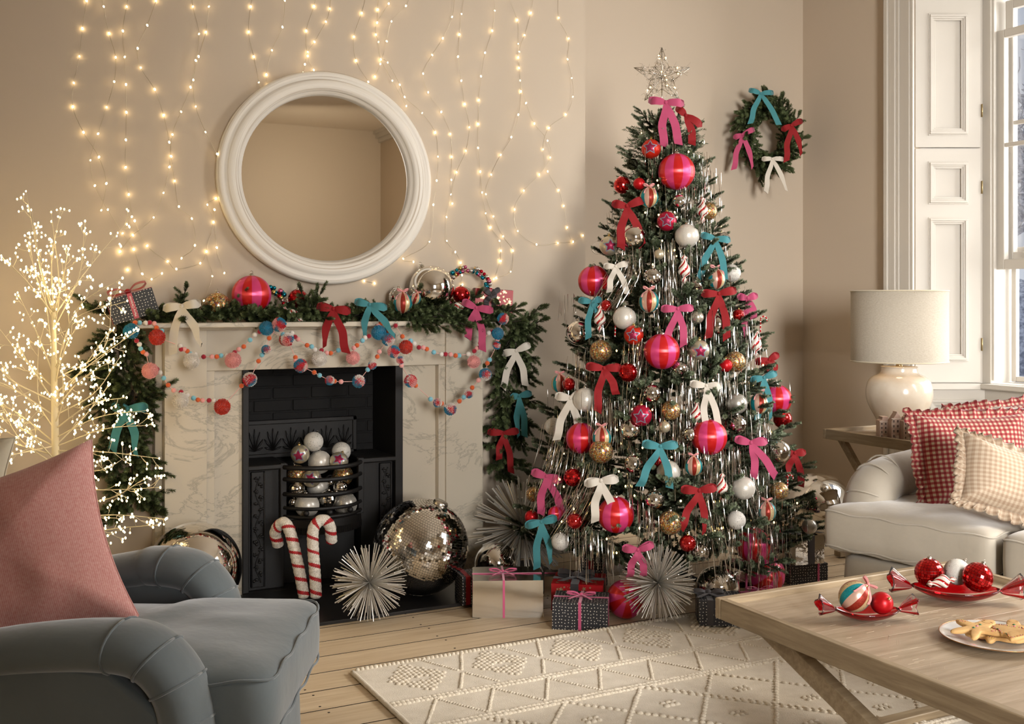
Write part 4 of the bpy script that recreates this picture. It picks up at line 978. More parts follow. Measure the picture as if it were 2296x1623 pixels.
NM = {'satin': 'pink and red striped satin ball', 'starR': 'red star bauble', 'starO': 'orange-red star bauble', 'starM': 'magenta star bauble', 'starC': 'champagne star bauble', 'stripe': 'cream, teal and red striped bauble',
      'discoR': 'red mirror-tiled bauble', 'discoS': 'silver mirror-tiled bauble', 'mirror': 'large shiny silver bauble', 'redG': 'glossy red bauble', 'redM': 'matte red bauble', 'redRib': 'ribbed glossy red bauble', 'pearl': 'small pearly silver bauble',
      'champ': 'small champagne bauble', 'dot': 'white glitter bauble with specks', 'leaf': 'frosted white bauble with beaded leaves', 'leafS': 'frosted silver bauble with beaded leaves', 'conf': 'confetti glitter bauble', 'twist': 'red and white twisted candy ornament', 'cane': 'beaded red and white candy cane', 'clear': 'clear glass bauble'}
TO = [('starO', 1460, 334, 44, 'just below the tree-top bow'), ('satin', 1517, 385, 82, 'highest on the tree'), ('pearl', 1568, 319, 27, 'under the tilted red bow near the top'), ('clear', 1418, 368, 26, 'near the top of the tree'),
('discoR', 1395, 415, 38, 'highest of its kind on the tree'), ('redM', 1433, 412, 27, 'between the top disco ball and the big satin ball'), ('stripe', 1455, 443, 42, 'highest of its kind on the tree'), ('discoS', 1523, 452, 32, 'right under the highest satin ball'),
('twist', 1575, 470, 46, 'high on the side of the tree by the wreath'), ('conf', 1591, 472, 42, 'half hidden by the top candy twist'), ('starM', 1495, 496, 44, 'above the shiny silver ball, upper tree'), ('mirror', 1423, 531, 62, 'behind the upper red bow tails'),
('leaf', 1540, 529, 54, 'on the upper tree beside the tinsel'), ('starC', 1366, 551, 44, 'on the upper outer branches'), ('clear', 1341, 556, 30, 'beside the upper champagne star bauble'), ('discoS', 1623, 536, 36, 'behind the upper teal bow'),
('champ', 1478, 570, 24, 'deep in the upper branches'), ('satin', 1331, 630, 70, 'on the outer branches facing the mantel'), ('discoS', 1463, 620, 40, 'above a striped bauble, mid tree'), ('twist', 1534, 603, 50, 'in the middle of the upper tree'),
('stripe', 1605, 626, 43, 'beneath the upper teal bow'), ('dot', 1641, 612, 40, 'on the outer edge below the teal bow'), ('stripe', 1455, 676, 46, 'above the central pink bow'), ('redG', 1359, 685, 26, 'beside the teal bow under the outer satin ball'),
('twist', 1345, 713, 48, 'under the teal bow on the mantel side'), ('cane', 1380, 725, 40, 'on the mantel side of the tree'), ('leaf', 1400, 713, 52, 'beside the beaded cane'), ('discoS', 1565, 640, 32, 'deep behind the tinsel, mid tree'),
('pearl', 1563, 711, 30, 'beside the central pink bow'), ('mirror', 1612, 728, 62, 'behind the mid-tree red bow'), ('redRib', 1656, 706, 27, 'between the red bow and the pink bow'), ('cane', 1705, 735, 40, 'on the outer edge facing the lamp'),
('starO', 1421, 751, 44, 'mid tree beside the central satin ball'), ('mirror', 1297, 747, 56, 'on the outer edge facing the mantel'), ('conf', 1347, 787, 50, 'above the red bow on the mantel side'), ('satin', 1484, 788, 80, 'in the middle of the tree under a pink bow'),
('starC', 1568, 785, 46, 'mid tree beside the central satin ball'), ('conf', 1648, 811, 47, 'mid tree on the lamp side'), ('redM', 1627, 819, 30, 'in front of the confetti bauble'), ('twist', 1694, 770, 50, 'on the edge of the tree facing the lamp'),
('discoR', 1408, 835, 42, 'mid tree between red bow and satin ball'), ('stripe', 1255, 860, 38, 'on the outermost branch facing the mantel'), ('redRib', 1275, 861, 29, 'in front of the outermost striped bauble'), ('leaf', 1312, 896, 54, 'beside the white bow on the mantel side'),
('discoS', 1462, 882, 42, 'below the central satin ball'), ('discoS', 1527, 828, 38, 'half hidden behind the central satin ball'), ('starM', 1438, 931, 48, 'in the middle of the lower tree'), ('conf', 1504, 920, 44, 'beside the lower magenta star bauble'),
('twist', 1562, 927, 48, 'beside the white bow, mid tree'), ('leafS', 1652, 905, 46, 'above the lamp-side disco ball'), ('stripe', 1702, 905, 43, 'by the lamp-side teal bow tails'), ('satin', 1742, 895, 66, 'on the outermost branch facing the lamp'),
('discoS', 1716, 872, 28, 'behind the lamp-side teal bow'), ('discoR', 1755, 940, 42, 'on the outer edge facing the lamp'), ('discoS', 1652, 951, 44, 'beside the lower central satin ball'), ('dot', 1241, 956, 40, 'by the white bow tails on the mantel side'),
('satin', 1305, 985, 70, 'behind the white bow tail on the mantel side'), ('stripe', 1349, 981, 44, 'beside the lower mantel-side satin ball'), ('conf', 1348, 1012, 54, 'under the lower striped bauble'), ('mirror', 1416, 965, 52, 'behind tinsel left of the star bauble'),
('champ', 1490, 957, 27, 'under a confetti bauble, lower tree'), ('discoS', 1546, 975, 32, 'beside the lower central satin ball, half hidden'), ('satin', 1590, 980, 80, 'under the white bow, lower centre'), ('discoS', 1420, 1040, 42, 'above the low white bow'),
('mirror', 1746, 1012, 54, 'beside the low red bow facing the sofa'), ('redG', 1476, 1037, 24, 'behind the low teal bow'), ('leaf', 1502, 1062, 53, 'behind the low teal bow tail'), ('stripe', 1555, 1045, 40, 'beneath the lower central satin ball'),
('discoR', 1284, 1070, 40, 'above the low white bow on the mantel side'), ('conf', 1196, 1108, 34, 'on the lowest outer branch by the starburst'), ('discoS', 1468, 1120, 44, 'under the low teal bow'), ('satin', 1383, 1158, 82, 'behind the low white bow tail'),
('redM', 1192, 1163, 31, 'behind the lowest teal bow'), ('redG', 1288, 1168, 36, 'between the lowest bows on the mantel side'), ('satin', 1246, 1156, 34, 'small, behind the low pink bow tail'), ('dot', 1256, 1214, 40, 'under the lowest branches beside the teal bow tail'),
('conf', 1503, 1172, 54, 'beside the lowest red bow'), ('redG', 1542, 1218, 38, 'above the silver starburst'), ('twist', 1619, 1092, 50, 'low on the tree facing the sofa'), ('leaf', 1667, 1094, 52, 'below the low pink bow'),
('conf', 1748, 1100, 40, 'low on the sofa side of the tree'), ('stripe', 1719, 1147, 42, 'lowest of its kind facing the sofa'), ('dot', 1651, 1166, 42, 'low on the tree above the stacked satin balls'), ('cane', 1771, 1090, 34, 'behind the low red bow facing the sofa'),
('mirror', 1574, 1243, 42, 'under the tree behind the starburst'), ('leafS', 1815, 1180, 34, 'on the lowest branch beside the sofa')]
rnd = random.Random(31)
for kind, u, v, d, where in TO:
    p, D = treeP(u, v, 1.0); r = d/2/FPX*D
    front = {'redRib': .0, 'redM': .02}.get(kind, 0)
    if kind in ('twist',): r = d/2/FPX*D*.86
    if kind == 'cane': r = d/2/FPX*D*1.1
    if kind == 'conf' and 'half hidden' in where or 'behind' in where: p = p+DV*.04
    ornament(kind, p, r, NM[kind]+' '+where, 'baubles on the christmas tree', yaw=YAW+rnd.uniform(-.25, .25), tilt=rnd.uniform(-.12, .12))

# ---- tree-top star
SP = P(1484, 172, TD)
stx = thing('tree_star', 'silver wire star strung with beads and lights on the tree top', 'star', SP, YAW)
k5 = TD/FPX; R1, R2 = 66*k5, 27*k5
o5 = [Vector(((R1 if i % 2 == 0 else R2)*math.cos(PI/2+i*PI/5), 0, (R1 if i % 2 == 0 else R2)*math.sin(PI/2+i*PI/5))) for i in range(10)]
fr5 = MB(); th5 = .028
for i in range(10): fr5.tube([o5[i], o5[(i+1) % 10]], .0016, 5)
for i in range(10):
    for sy in (-th5, th5): fr5.tube([o5[i], Vector((0, sy, 0))], .0013, 4)
fr5.tube([(0, 0, -R2), (0, 0, -.13)], .003, 6); fr5.build('wire_frame', m_silv2, stx)
ms_b = MB(); wr5 = MB(); lb5 = MB(); rnd = random.Random(6)
for i in range(230):
    k = rnd.randrange(10); a, b = o5[k], o5[(k+1) % 10]; s_ = rnd.random()**.6; t_ = rnd.random(); p = (a*(1-t_)+b*t_)*s_+Vector((0, rnd.uniform(-1, 1)*th5*(1-s_), 0))
    if i < 120: ms_b.octa(p, .0042 if i % 3 else .006)
    q = p+Vector([rnd.uniform(-.03, .03) for _ in range(3)])*.9; wr5.tube([p, (p+q)/2+Vector((rnd.uniform(-.01, .01), 0, rnd.uniform(-.01, .01))), q], .0006, 3, cap=False)
m_led = M('warm_led', '#fff0cf', .4, emis=('#ffcf80', 8))
for i in range(15):
    k = rnd.randrange(10); p = (o5[k]*.5+o5[(k+1) % 10]*.5)*rnd.uniform(.1, 1.05)+Vector((0, -.02, 0)); lb5.octa(p, .0042)
ms_b.build('silver_beads', m_silv2, stx); wr5.build('fine_wire', m_silv2, stx); lb5.build('led_bulbs', m_led, stx)

# ---- fairy lights on the tree
fl_ = thing('tree_lights', 'warm white fairy lights wound round the christmas tree', 'fairy lights', TC)
bm_ = MB().ball((0, 0, 0), 1, 7, 5, sz=1.4).mesh('bulb', m_led); cab = MB(); rnd = random.Random(17); N = 26; pts = []
for i in range(N):
    t = i/N; z = .25+1.9*t; az = i*.62; R = TR(z)*rnd.uniform(.70, .98); pts.append(Vector((math.cos(az)*R, math.sin(az)*R, z)))
pts = [p for p in pts if (TC+p).y < 4.72]
extra = [(1490, 252), (1515, 316), (1543, 341), (1473, 405), (1475, 416), (1446, 477), (1476, 482), (1512, 476), (1517, 487), (1484, 540), (1512, 561), (1463, 593), (1616, 580), (1382, 786), (1429, 780), (1640, 710), (1563, 676), (1420, 891), (1417, 917), (1462, 918), (1598, 852), (1710, 818), (1670, 855), (1383, 963), (1440, 1003), (1505, 1024), (1613, 1030), (1725, 966), (1387, 1056), (1402, 1089), (1255, 1074), (1264, 1090), (1422, 1110), (1526, 1122), (1333, 1138), (1525, 1122), (1433, 1183), (1259, 1168), (1360, 1207), (1382, 1238), (1602, 1190), (1617, 1183), (1734, 1170), (1786, 1127), (1696, 1070), (1600, 1124), (1286, 1140)]
for p in pts: place('bulb', bm_, fl_, p, scale=.0028)
for u, v in extra: place('bulb', bm_, fl_, treeP(u, v, 1.0)[0]-TC-DV*.01, scale=.0034)
cab.tube(curve(pts[::2], 2), .0012, 3); cab.build('cable', m_needle, fl_)

# ---- lametta
m_lam = M('silver_lametta', '#d9d4cc', .16, 1.0)
tn = MB(); rnd = random.Random(44)
def clump(u, v, n_, L, spread=.03, lean=0.0):
    p, D = treeP(u, v, 1.02)
    for i in range(n_):
        s_ = p+RV*rnd.gauss(0, spread)+DV*rnd.uniform(-.02, .05)+UP*rnd.uniform(-.02, .02); l = L*rnd.uniform(.45, 1.1); a = rnd.gauss(lean, .05); w0 = .0009
        pts = [s_, s_+UP*(-l*.33)+RV*(a*l*.2)-DV*.015, s_+UP*(-l*.66)+RV*(a*l*.55)-DV*.02, s_+UP*(-l)+RV*(a*l)-DV*rnd.uniform(.0, .03)]
        th = rnd.uniform(0, PI); wd = []
        for k in range(4): wd.append((RV*math.cos(th+k*.5)+DV*math.sin(th+k*.5))*w0)
        tn.strip(pts, wd)
for c in [(1500, 300, 22, .22), (1480, 330, 14, .2), (1570, 350, 26, .30), (1590, 380, 18, .35), (1540, 410, 20, .25), (1460, 420, 14, .2), (1550, 440, 30, .35), (1575, 500, 26, .3), (1500, 545, 40, .42), (1515, 560, 22, .4), (1380, 470, 20, .16), (1400, 500, 16, .15),
          (1400, 580, 26, .22, .03, -.5), (1420, 600, 16, .25, .02, -.5), (1545, 540, 24, .3), (1620, 560, 14, .3), (1450, 700, 16, .2), (1490, 640, 24, .3), (1530, 700, 34, .4), (1540, 730, 26, .35), (1560, 760, 20, .3), (1340, 640, 18, .3), (1420, 770, 22, .25), (1440, 760, 16, .35, .03, -.2),
          (1300, 790, 24, .16), (1310, 800, 14, .2), (1270, 880, 18, .25), (1360, 890, 46, .32, .045), (1390, 905, 40, .32, .04), (1340, 880, 24, .25), (1540, 860, 40, .4), (1520, 880, 30, .4), (1600, 850, 26, .3), (1630, 830, 24, .25), (1640, 860, 20, .25), (1480, 900, 20, .3), (1500, 940, 24, .25),
          (1660, 740, 26, .3), (1680, 720, 16, .3), (1700, 780, 14, .25), (1740, 850, 12, .2), (1700, 930, 26, .3), (1720, 960, 16, .25), (1260, 960, 34, .35, .04, -.3), (1290, 1000, 30, .3, .03, -.25), (1330, 1040, 36, .3, .03, -.45), (1345, 1060, 26, .3, .03, -.5), (1240, 1010, 22, .3, .03, -.3),
          (1560, 990, 20, .3), (1600, 1020, 26, .3), (1650, 1010, 30, .3), (1670, 1050, 26, .3, .03, .3), (1720, 1040, 20, .3), (1620, 1010, 30, .35), (1700, 1100, 26, .3), (1590, 1110, 34, .3, .03, .15), (1570, 1130, 26, .28), (1640, 1190, 30, .2), (1660, 1180, 20, .25), (1700, 1180, 24, .28), (1740, 1180, 30, .3),
          (1770, 1150, 16, .2), (1430, 1060, 14, .2), (1450, 1130, 22, .3), (1470, 1160, 26, .28), (1300, 1190, 30, .2), (1330, 1200, 24, .18), (1290, 1100, 14, .2), (1370, 1210, 20, .16), (1560, 1200, 18, .2), (1230, 1080, 12, .2), (1280, 660, 10, .2), (1640, 640, 10, .35), (1590, 690, 14, .3), (1790, 1130, 10, .12), (1430, 560, 14, .2)]:
    clump(c[0], c[1], int(c[2]*1.0), c[3], *(c[4:] if len(c) > 4 else ()))
tl = tn.build('lametta', m_lam); tag(tl, 'silver lametta strands hanging all over the christmas tree', 'tinsel', kind='stuff')
# ================================================================ VELVET BOWS
m_rib = {'pink': M('pink_velvet_ribbon', '#b34368', .8, sheen=.25), 'red': M('red_velvet_ribbon', '#8a0109', .8, sheen=.06), 'teal': M('teal_velvet_ribbon', '#3d8187', .8, sheen=.25),
         'white': M('ivory_velvet_ribbon', '#cfc6b8', .8, sheen=.3), 'grey': M('charcoal_ribbon', '#3a3536', .6, sheen=.3)}
def bow(col, K, D, l1, l2, t1, t2, w, label, group, seed=0, curl=1.0, name='ribbon_bow'):
    """K: knot pixel, l1/l2: loop ends, t1/t2: tail ends (pixels), w: ribbon width (pixels); built at distance D as real ribbon loops"""
    k = D/FPX; o = thing(name, label, 'bow', P(K[0], K[1], D), YAW, group=group); m = m_rib[col]; rnd = random.Random(seed+int(K[0]))
    L2 = lambda p: Vector(((p[0]-K[0])*k, 0, -(p[1]-K[1])*k)); W = w*k/2
    def ribbon(name, pts, wid):
        pts = curve(pts, 6); n_ = len(pts); ws = []
        for i, p in enumerate(pts):
            t = pts[min(i+1, n_-1)]-pts[max(i-1, 0)]; f = i/(n_-1)*(len(wid)-1); a = int(min(f, len(wid)-2)); ww = wid[a]*(1-(f-a))+wid[a+1]*(f-a)
            q = Vector((-t.z, 0, t.x)) if math.hypot(t.x, t.z) > 1e-7 else Vector((0, 0, 1)); q.normalize()
            if i and ws and q.dot(ws[-1]) < 0: q = -q
            ws.append(q*ww*W)
        if name == 'tail':                             # slanted cut end
            d = (pts[-1]-pts[-2]).normalized()*W*.7; ws[-1] = ws[-1]+d*(1 if rnd.random() < .5 else -1)
        return MB().ribbon(pts, ws).build(name, m, o)
    for e in (l1, l2):
        q = L2(e); b = q.length; n_ = Vector((0, -1, 0)); dn = Vector((0, 0, -1))*W*.25
        ribbon('loop', [Vector((0, -.004, 0)), q*.35+n_*b*.22+UP*0, q*.75+n_*b*.26, q+n_*b*.02, q*.80-n_*b*.14+UP*W*.35, q*.35-n_*b*.06+UP*W*.2, Vector((0, .004, 0))], [.5, .95, 1.05, 1.05, 1, .8, .45])
    for e in (t1, t2):
        if e is None: continue
        q = L2(e); s_ = 1 if q.x > 0 else -1; thin = rnd.random() < .22
        ribbon('tail', [Vector((0, -.006, -W*.2)), q*.22+Vector((s_*W*.15, -.018*curl, 0)), q*.5+Vector((s_*W*.75*curl, -.008, 0)), q*.78+Vector((s_*W*.3, -.016*curl, 0)), q+Vector((0, -.004, W*.6))], [.5, .95, 1.08, 1.08 if not thin else .6, 1.08 if not thin else .5])
    kb = MB(); r_ = W*.52; kb.ball((0, -.006, 0), r_, 12, 8, sz=1.15); kb.build('knot', m, o)
    return o
def tbow(col, K, l1, l2, t1, t2, w, where):
    D = treeP(K[0], K[1], 1.0)[1]-.065
    return bow(col, K, D, l1, l2, t1, t2, w, {'pink': 'pink velvet bow ', 'red': 'red velvet bow ', 'teal': 'teal velvet bow ', 'white': 'ivory velvet bow '}[col]+where, 'velvet bows on the christmas tree')
for b in [('pink', (1492, 230), (1461, 226), (1527, 232), (1489, 333), (1521, 328), 17, 'at the very top of the tree under the star'),
 ('red', (1537, 259), (1522, 245), (1568, 279), (1551, 328), None, 16, 'tilted beside the tree-top bow'),
 ('red', (1405, 462), (1379, 458), (1438, 450), (1392, 562), (1440, 556), 17, 'over the upper shiny silver bauble'),
 ('teal', (1603, 535), (1577, 528), (1632, 538), (1567, 628), (1624, 628), 14, 'on the upper tree facing the wreath'),
 ('white', (1380, 597), (1358, 597), (1402, 592), (1366, 658), (1406, 662), 12, 'deep between the outer satin ball and the tinsel'),
 ('red', (1611, 658), (1579, 659), (1645, 652), (1587, 762), (1629, 765), 16, 'over the mid-tree silver bauble'),
 ('pink', (1519, 692), (1488, 693), (1549, 691), (1490, 797), (1532, 780), 15, 'in the middle of the tree over the satin ball'),
 ('pink', (1676, 668), (1659, 666), (1693, 664), (1671, 766), (1689, 718), 14, 'on the outer edge above the candy cane'),
 ('teal', (1327, 676), (1302, 674), (1343, 672), (1319, 762), (1340, 705), 13, 'under the outer satin ball on the mantel side'),
 ('red', (1354, 825), (1320, 822), (1388, 825), (1340, 928), (1381, 888), 16, 'below the mantel-side confetti bauble'),
 ('red', (1724, 806), (1698, 812), (1741, 797), (1723, 834), (1738, 836), 14, 'on the highest outer branch facing the lamp'),
 ('teal', (1712, 846), (1688, 852), (1737, 838), (1697, 948), (1727, 943), 13, 'above the lamp-side striped bauble'),
 ('white', (1279, 892), (1251, 889), (1299, 884), (1248, 990), (1297, 987), 16, 'on the outer branches facing the fireplace'),
 ('white', (1583, 864), (1552, 861), (1612, 866), (1582, 966), (1612, 968), 14, 'right of centre above the lower satin ball'),
 ('teal', (1480, 1000), (1446, 996), (1514, 998), (1434, 1094), (1501, 1098), 16, 'low in the centre of the tree'),
 ('pink', (1683, 992), (1654, 986), (1714, 990), (1688, 1075), (1739, 1072), 16, 'low on the tree facing the sofa'),
 ('red', (1781, 1015), (1766, 1018), (1801, 1015), (1765, 1072), (1795, 1094), 14, 'on the lowest outer branch facing the sofa'),
 ('pink', (1225, 1067), (1198, 1060), (1253, 1077), (1213, 1158), (1262, 1160), 16, 'low on the outer branches by the starburst'),
 ('white', (1347, 1077), (1317, 1084), (1380, 1075), (1334, 1174), (1380, 1176), 17, 'low on the tree over the lowest satin ball'),
 ('red', (1567, 1099), (1533, 1098), (1601, 1094), (1526, 1190), (1578, 1200), 16, 'low on the tree above the mirror balls'),
 ('teal', (1214, 1169), (1183, 1178), (1243, 1163), (1204, 1278), (1235, 1266), 15, 'on the lowest branch above the silver gift'),
 ('pink', (1430, 1232), (1401, 1230), (1460, 1222), (1412, 1296), (1442, 1296), 15, 'lowest of all, behind the front starburst')]: tbow(*b)

# ================================================================ WREATH on the alcove wall
WC = onY(1712, 305, YR-.085); kW = (WC.y*DV.y+WC.x*DV.x)/FPX
wr_ = thing('evergreen_wreath', 'green spruce wreath tied with four velvet bows on the alcove wall', 'wreath', WC)
rr = 62*kW*1.04; rnd = random.Random(9)
MB().tube([(math.cos(a)*rr, .01, math.sin(a)*rr) for a in [2*PI*i/40 for i in range(41)]], .012, 8, cap=False).build('hoop', m_stem, wr_)
for i in range(96):
    a = 2*PI*i/96*1.0+rnd.uniform(-.05, .05); ro = rr+rnd.uniform(-.035, .03); c = Vector((math.cos(a)*ro, rnd.uniform(-.055, .0), math.sin(a)*ro))
    tg_ = Vector((-math.sin(a), 0, math.cos(a))); d = tg_*rnd.uniform(.6, 1)+Vector((math.cos(a), 0, math.sin(a)))*rnd.choice([-.45, .1, .8, .9])+Vector((0, rnd.uniform(-.45, .0), 0))
    place('spray', GM[i % 5], wr_, c-d.normalized()*.05, orient(d, rnd.uniform(0, 6)), scale=.95)
place('spray', GM[1], wr_, Vector((-.045, -.03, -rr+.03)), orient(Vector((.15, 0, -1)), 0), scale=1.0)
place('spray', GM[2], wr_, Vector((.0, -.03, rr-.01)), orient(Vector((.05, 0, 1)), 0), scale=.7)
DW = kW*FPX-.17
for b in [('teal', (1705, 210), (1683, 203), (1730, 208), (1682, 280), (1746, 283), 11, 'at the top of the wreath'), ('pink', (1664, 302), (1649, 308), (1688, 291), (1645, 383), (1687, 380), 11, 'on the fireplace side of the wreath'),
          ('red', (1774, 281), (1757, 290), (1795, 272), (1763, 365), (1796, 350), 12, 'on the window side of the wreath'), ('white', (1731, 356), (1712, 357), (1754, 357), (1717, 434), (1763, 430), 10, 'at the bottom of the wreath')]:
    bow(b[0], b[1], DW, *b[2:7], {'teal': 'teal', 'pink': 'pink', 'red': 'red', 'white': 'ivory'}[b[0]]+' velvet bow '+b[7], 'velvet bows on the wreath')

# ================================================================ MANTEL GARLAND
ga = thing('evergreen_garland', 'green fir garland along the mantel shelf hanging down both sides', 'garland', (1.49, 4.66, 1.205))
def gspray(p, d, s_=1.0): place('spray', GM[rnd.randrange(5)], ga, Vector(p)-ga.location, orient(d, rnd.uniform(0, 6.28)), scale=s_)
rnd = random.Random(13); vine = MB(); GO = ga.location
top = [Vector((.62+1.74*i/30, 4.66+.02*math.sin(i), 1.235)) for i in range(31)]
vine.tube([p-GO for p in top], .005, 5)
for i in range(104):
    x = rnd.uniform(.62, 2.36); y = rnd.uniform(4.60, 4.695); z = rnd.uniform(1.222, 1.242)
    d = Vector((rnd.choice([-1, 1, 1])*rnd.uniform(.6, 1), rnd.uniform(-.6, .05), rnd.uniform(-.05, .3)))
    if i % 14 == 0: d = Vector((rnd.uniform(-.5, .5), -.4, .8))
    gspray((x-d.x*.05, y, z), d, rnd.uniform(.75, 1.0))
for i in range(10): gspray((rnd.uniform(1.75, 2.3), 4.585, 1.222), Vector((rnd.uniform(.5, 1), -.5, -.30)), .9)
def drop(pts_px, Y, n_, wid, dens=1.0):
    cl = [onY(u, v, Y) for u, v in pts_px]; c = curve(cl, 10); vine.tube([p-GO for p in c], .004, 5)
    for i in range(n_):
        t = (i+.5)/n_; p = c[min(len(c)-1, int(t*(len(c)-1)))]; a = rnd.choice([-1, 1]); d = Vector((a*rnd.uniform(.3, 1.0)*wid, rnd.uniform(-.6, .0), rnd.uniform(-1, -.1)))
        gspray(p+Vector((rnd.uniform(-.02, .02), 0, 0)), d, rnd.uniform(.8, 1.05))
drop([(262, 718), (268, 790), (283, 850), (296, 900), (290, 950), (288, 1010), (300, 1080), (292, 1150)], 4.72, 56, .9)
drop([(1145, 715), (1150, 760), (1140, 830), (1140, 900), (1135, 960), (1128, 1040)], 4.74, 50, .8)
for u, v, dx, dz in ((268, 830, -1, .15), (290, 905, 1, .45), (285, 885, -1, -.5), (270, 700, -1, .2), (1150, 735, 1, .1), (1150, 720, 1, .3)): gspray(onY(u, v, 4.70), Vector((dx, -.1, dz)), 1.1)
vine.build('vine', m_stem, ga)
for col, K, l1, l2, t1, t2, w, D_, where in [('white', (409, 686), (373, 691), (443, 681), (389, 798), (452, 778), 18, 4.535, 'on the mantel garland beside the polka dot gift'),
  ('red', (748, 692), (717, 688), (779, 698), (728, 782), (776, 795), 17, 4.535, 'in the middle of the mantel garland'),
  ('teal', (829, 683), (801, 677), (862, 690), (819, 760), (886, 758), 15, 4.535, 'on the mantel garland below the big silver ball'),
  ('pink', (1068, 690), (1042, 678), (1100, 696), (1049, 763), (1082, 790), 15, 4.53, 'on the mantel garland before the red star gift'),
  ('white', (1157, 786), (1131, 793), (1184, 775), (1128, 875), (1178, 868), 14, 4.655, 'highest on the garland drop near the tree'),
  ('teal', (1164, 887), (1150, 890), (1187, 883), (1163, 983), (1176, 982), 13, 4.655, 'on the garland drop near the tree'),
  ('red', (1130, 970), (1098, 969), (1158, 967), (1119, 1033), (1146, 1063), 13, 4.655, 'low on the garland drop near the tree'),
  ('teal', (287, 915), (257, 912), (325, 914), (253, 1016), (306, 1026), 18, 4.63, 'on the garland drop behind the lit twig tree')]:
    bow(col, K, D_/(DV+RV*((K[0]-CX)/FPX)).y, l1, l2, t1, t2, w, {'teal': 'teal', 'pink': 'pink', 'red': 'red', 'white': 'ivory'}[col]+' velvet bow '+where, 'velvet bows on the mantel garland')

# ================================================================ POMPOM GARLANDS
PC = {'t': '#1f7f9f', 'r': '#b3121f', 'o': '#c8331b', 'w': '#e4dbd0', 'p': '#eba39c', 'd': '#a3162b', 'b': '#7fbfcf', 'n': '#d9602a', 'R': '#c61f2c'}
m_felt = {k: M('felt_'+n_, PC[k], .95, sheen=.5, bump=(300, .5, .001)) for k, n_ in (('w', 'white'), ('p', 'pale_pink'), ('d', 'crimson'), ('b', 'sky_blue'), ('n', 'orange'))}
m_yarn = {k: M('yarn_'+n_, PC[k], .95, sheen=.4) for k, n_ in (('t', 'petrol_blue'), ('o', 'rust_red'), ('w', 'white'), ('p', 'pale_pink'), ('R', 'red'))}
fb_ = cached('felt', lambda: 0)
FB = {k: MB().ball((0, 0, 0), 1, 12, 8).mesh('felt_ball', m_felt[k]) for k in m_felt}
def pom_mesh(cols, seed):
    rnd = random.Random(seed); mb = MB(); mb.ball((0, 0, 0), .80, 14, 10, 0)
    seeds = [(Vector([rnd.gauss(0, 1) for _ in range(3)]).normalized(), rnd.randrange(len(cols))) for _ in range(5 if len(cols) > 1 else 1)]
    if len(cols) > 1: seeds += [(Vector((rnd.uniform(-.8, .8), -1, rnd.uniform(-.8, .8))).normalized(), i) for i in range(len(cols))]
    N = 750
    for i in range(N):
        z = 1-2*(i+.5)/N; a = i*2.399963; q = Vector((math.sqrt(1-z*z)*math.cos(a), math.sqrt(1-z*z)*math.sin(a), z)); q = (q+Vector([rnd.gauss(0, .05) for _ in range(3)])).normalized()
        ci = max(seeds, key=lambda s_: s_[0].dot(q)+rnd.uniform(-.08, .08))[1]; u_ = q.orthogonal().normalized(); v_ = q.cross(u_); L = rnd.uniform(.93, 1.07); w0 = .045
        mb.add([q*.70+u_*w0*.5, q*.70+(v_*.87-u_*.5)*w0*.5, q*.70-(v_*.87+u_*.5)*w0*.5, q*L+u_*w0, q*L+(v_*.87-u_*.5)*w0, q*L-(v_*.87+u_*.5)*w0], [(0, 1, 4, 3), (1, 2, 5, 4), (2, 0, 3, 5), (3, 4, 5)], ci)
    return mb.mesh('pompom', [m_yarn[c] for c in cols], smooth=False)
PM = {'t': pom_mesh('t', 1), 'o': pom_mesh('o', 2), 'w': pom_mesh('w', 3), 'p': pom_mesh('p', 4)}
MX = [pom_mesh('Rtwp', 10+i) for i in range(7)]
m_cord = M('pale_pink_cord', '#e3b0a6', .8)
def c3_(x, y): return (x/4.057+220, y/4.057+560)
def c4_(x, y): return (x/4.058+700, y/4.058+560)
def pom_garland(label, items, Y):
    pts = []; t = thing('pompom_garland', label, 'garland', onY(items[0][1][0], items[0][1][1], Y)); base = Vector(t.location); k = 0
    for ch, (u, v), px in items:
        off = 0
        p = onY(u, v, Y)-base; d = (DV.x*(p+base).x+DV.y*(p+base).y)/FPX
        big = px > 0; r = (px*.98 if big else 5.6)*d
        if big: p = p+Vector((0, -r*.4, 0))
        me = (MX[k % 7] if ch == 'm' else PM[ch]) if big else FB[ch]
        if big: k += 1
        place('pompom' if big else 'felt_ball', me, t, p, (rnd.uniform(-.6, .6), 0, rnd.uniform(-.8, .8)), scale=r)
        pts.append(p)
    MB().tube(pts, .0016, 5).build('cord', m_cord, t)
def it(s_, cv): 
    out = []
    for q in s_.split(';'):
        ch, x, y, *d = q.strip().split(','); out.append((ch, cv(float(x), float(y)), float(d[0])/4.057 if d else 0))
    return out
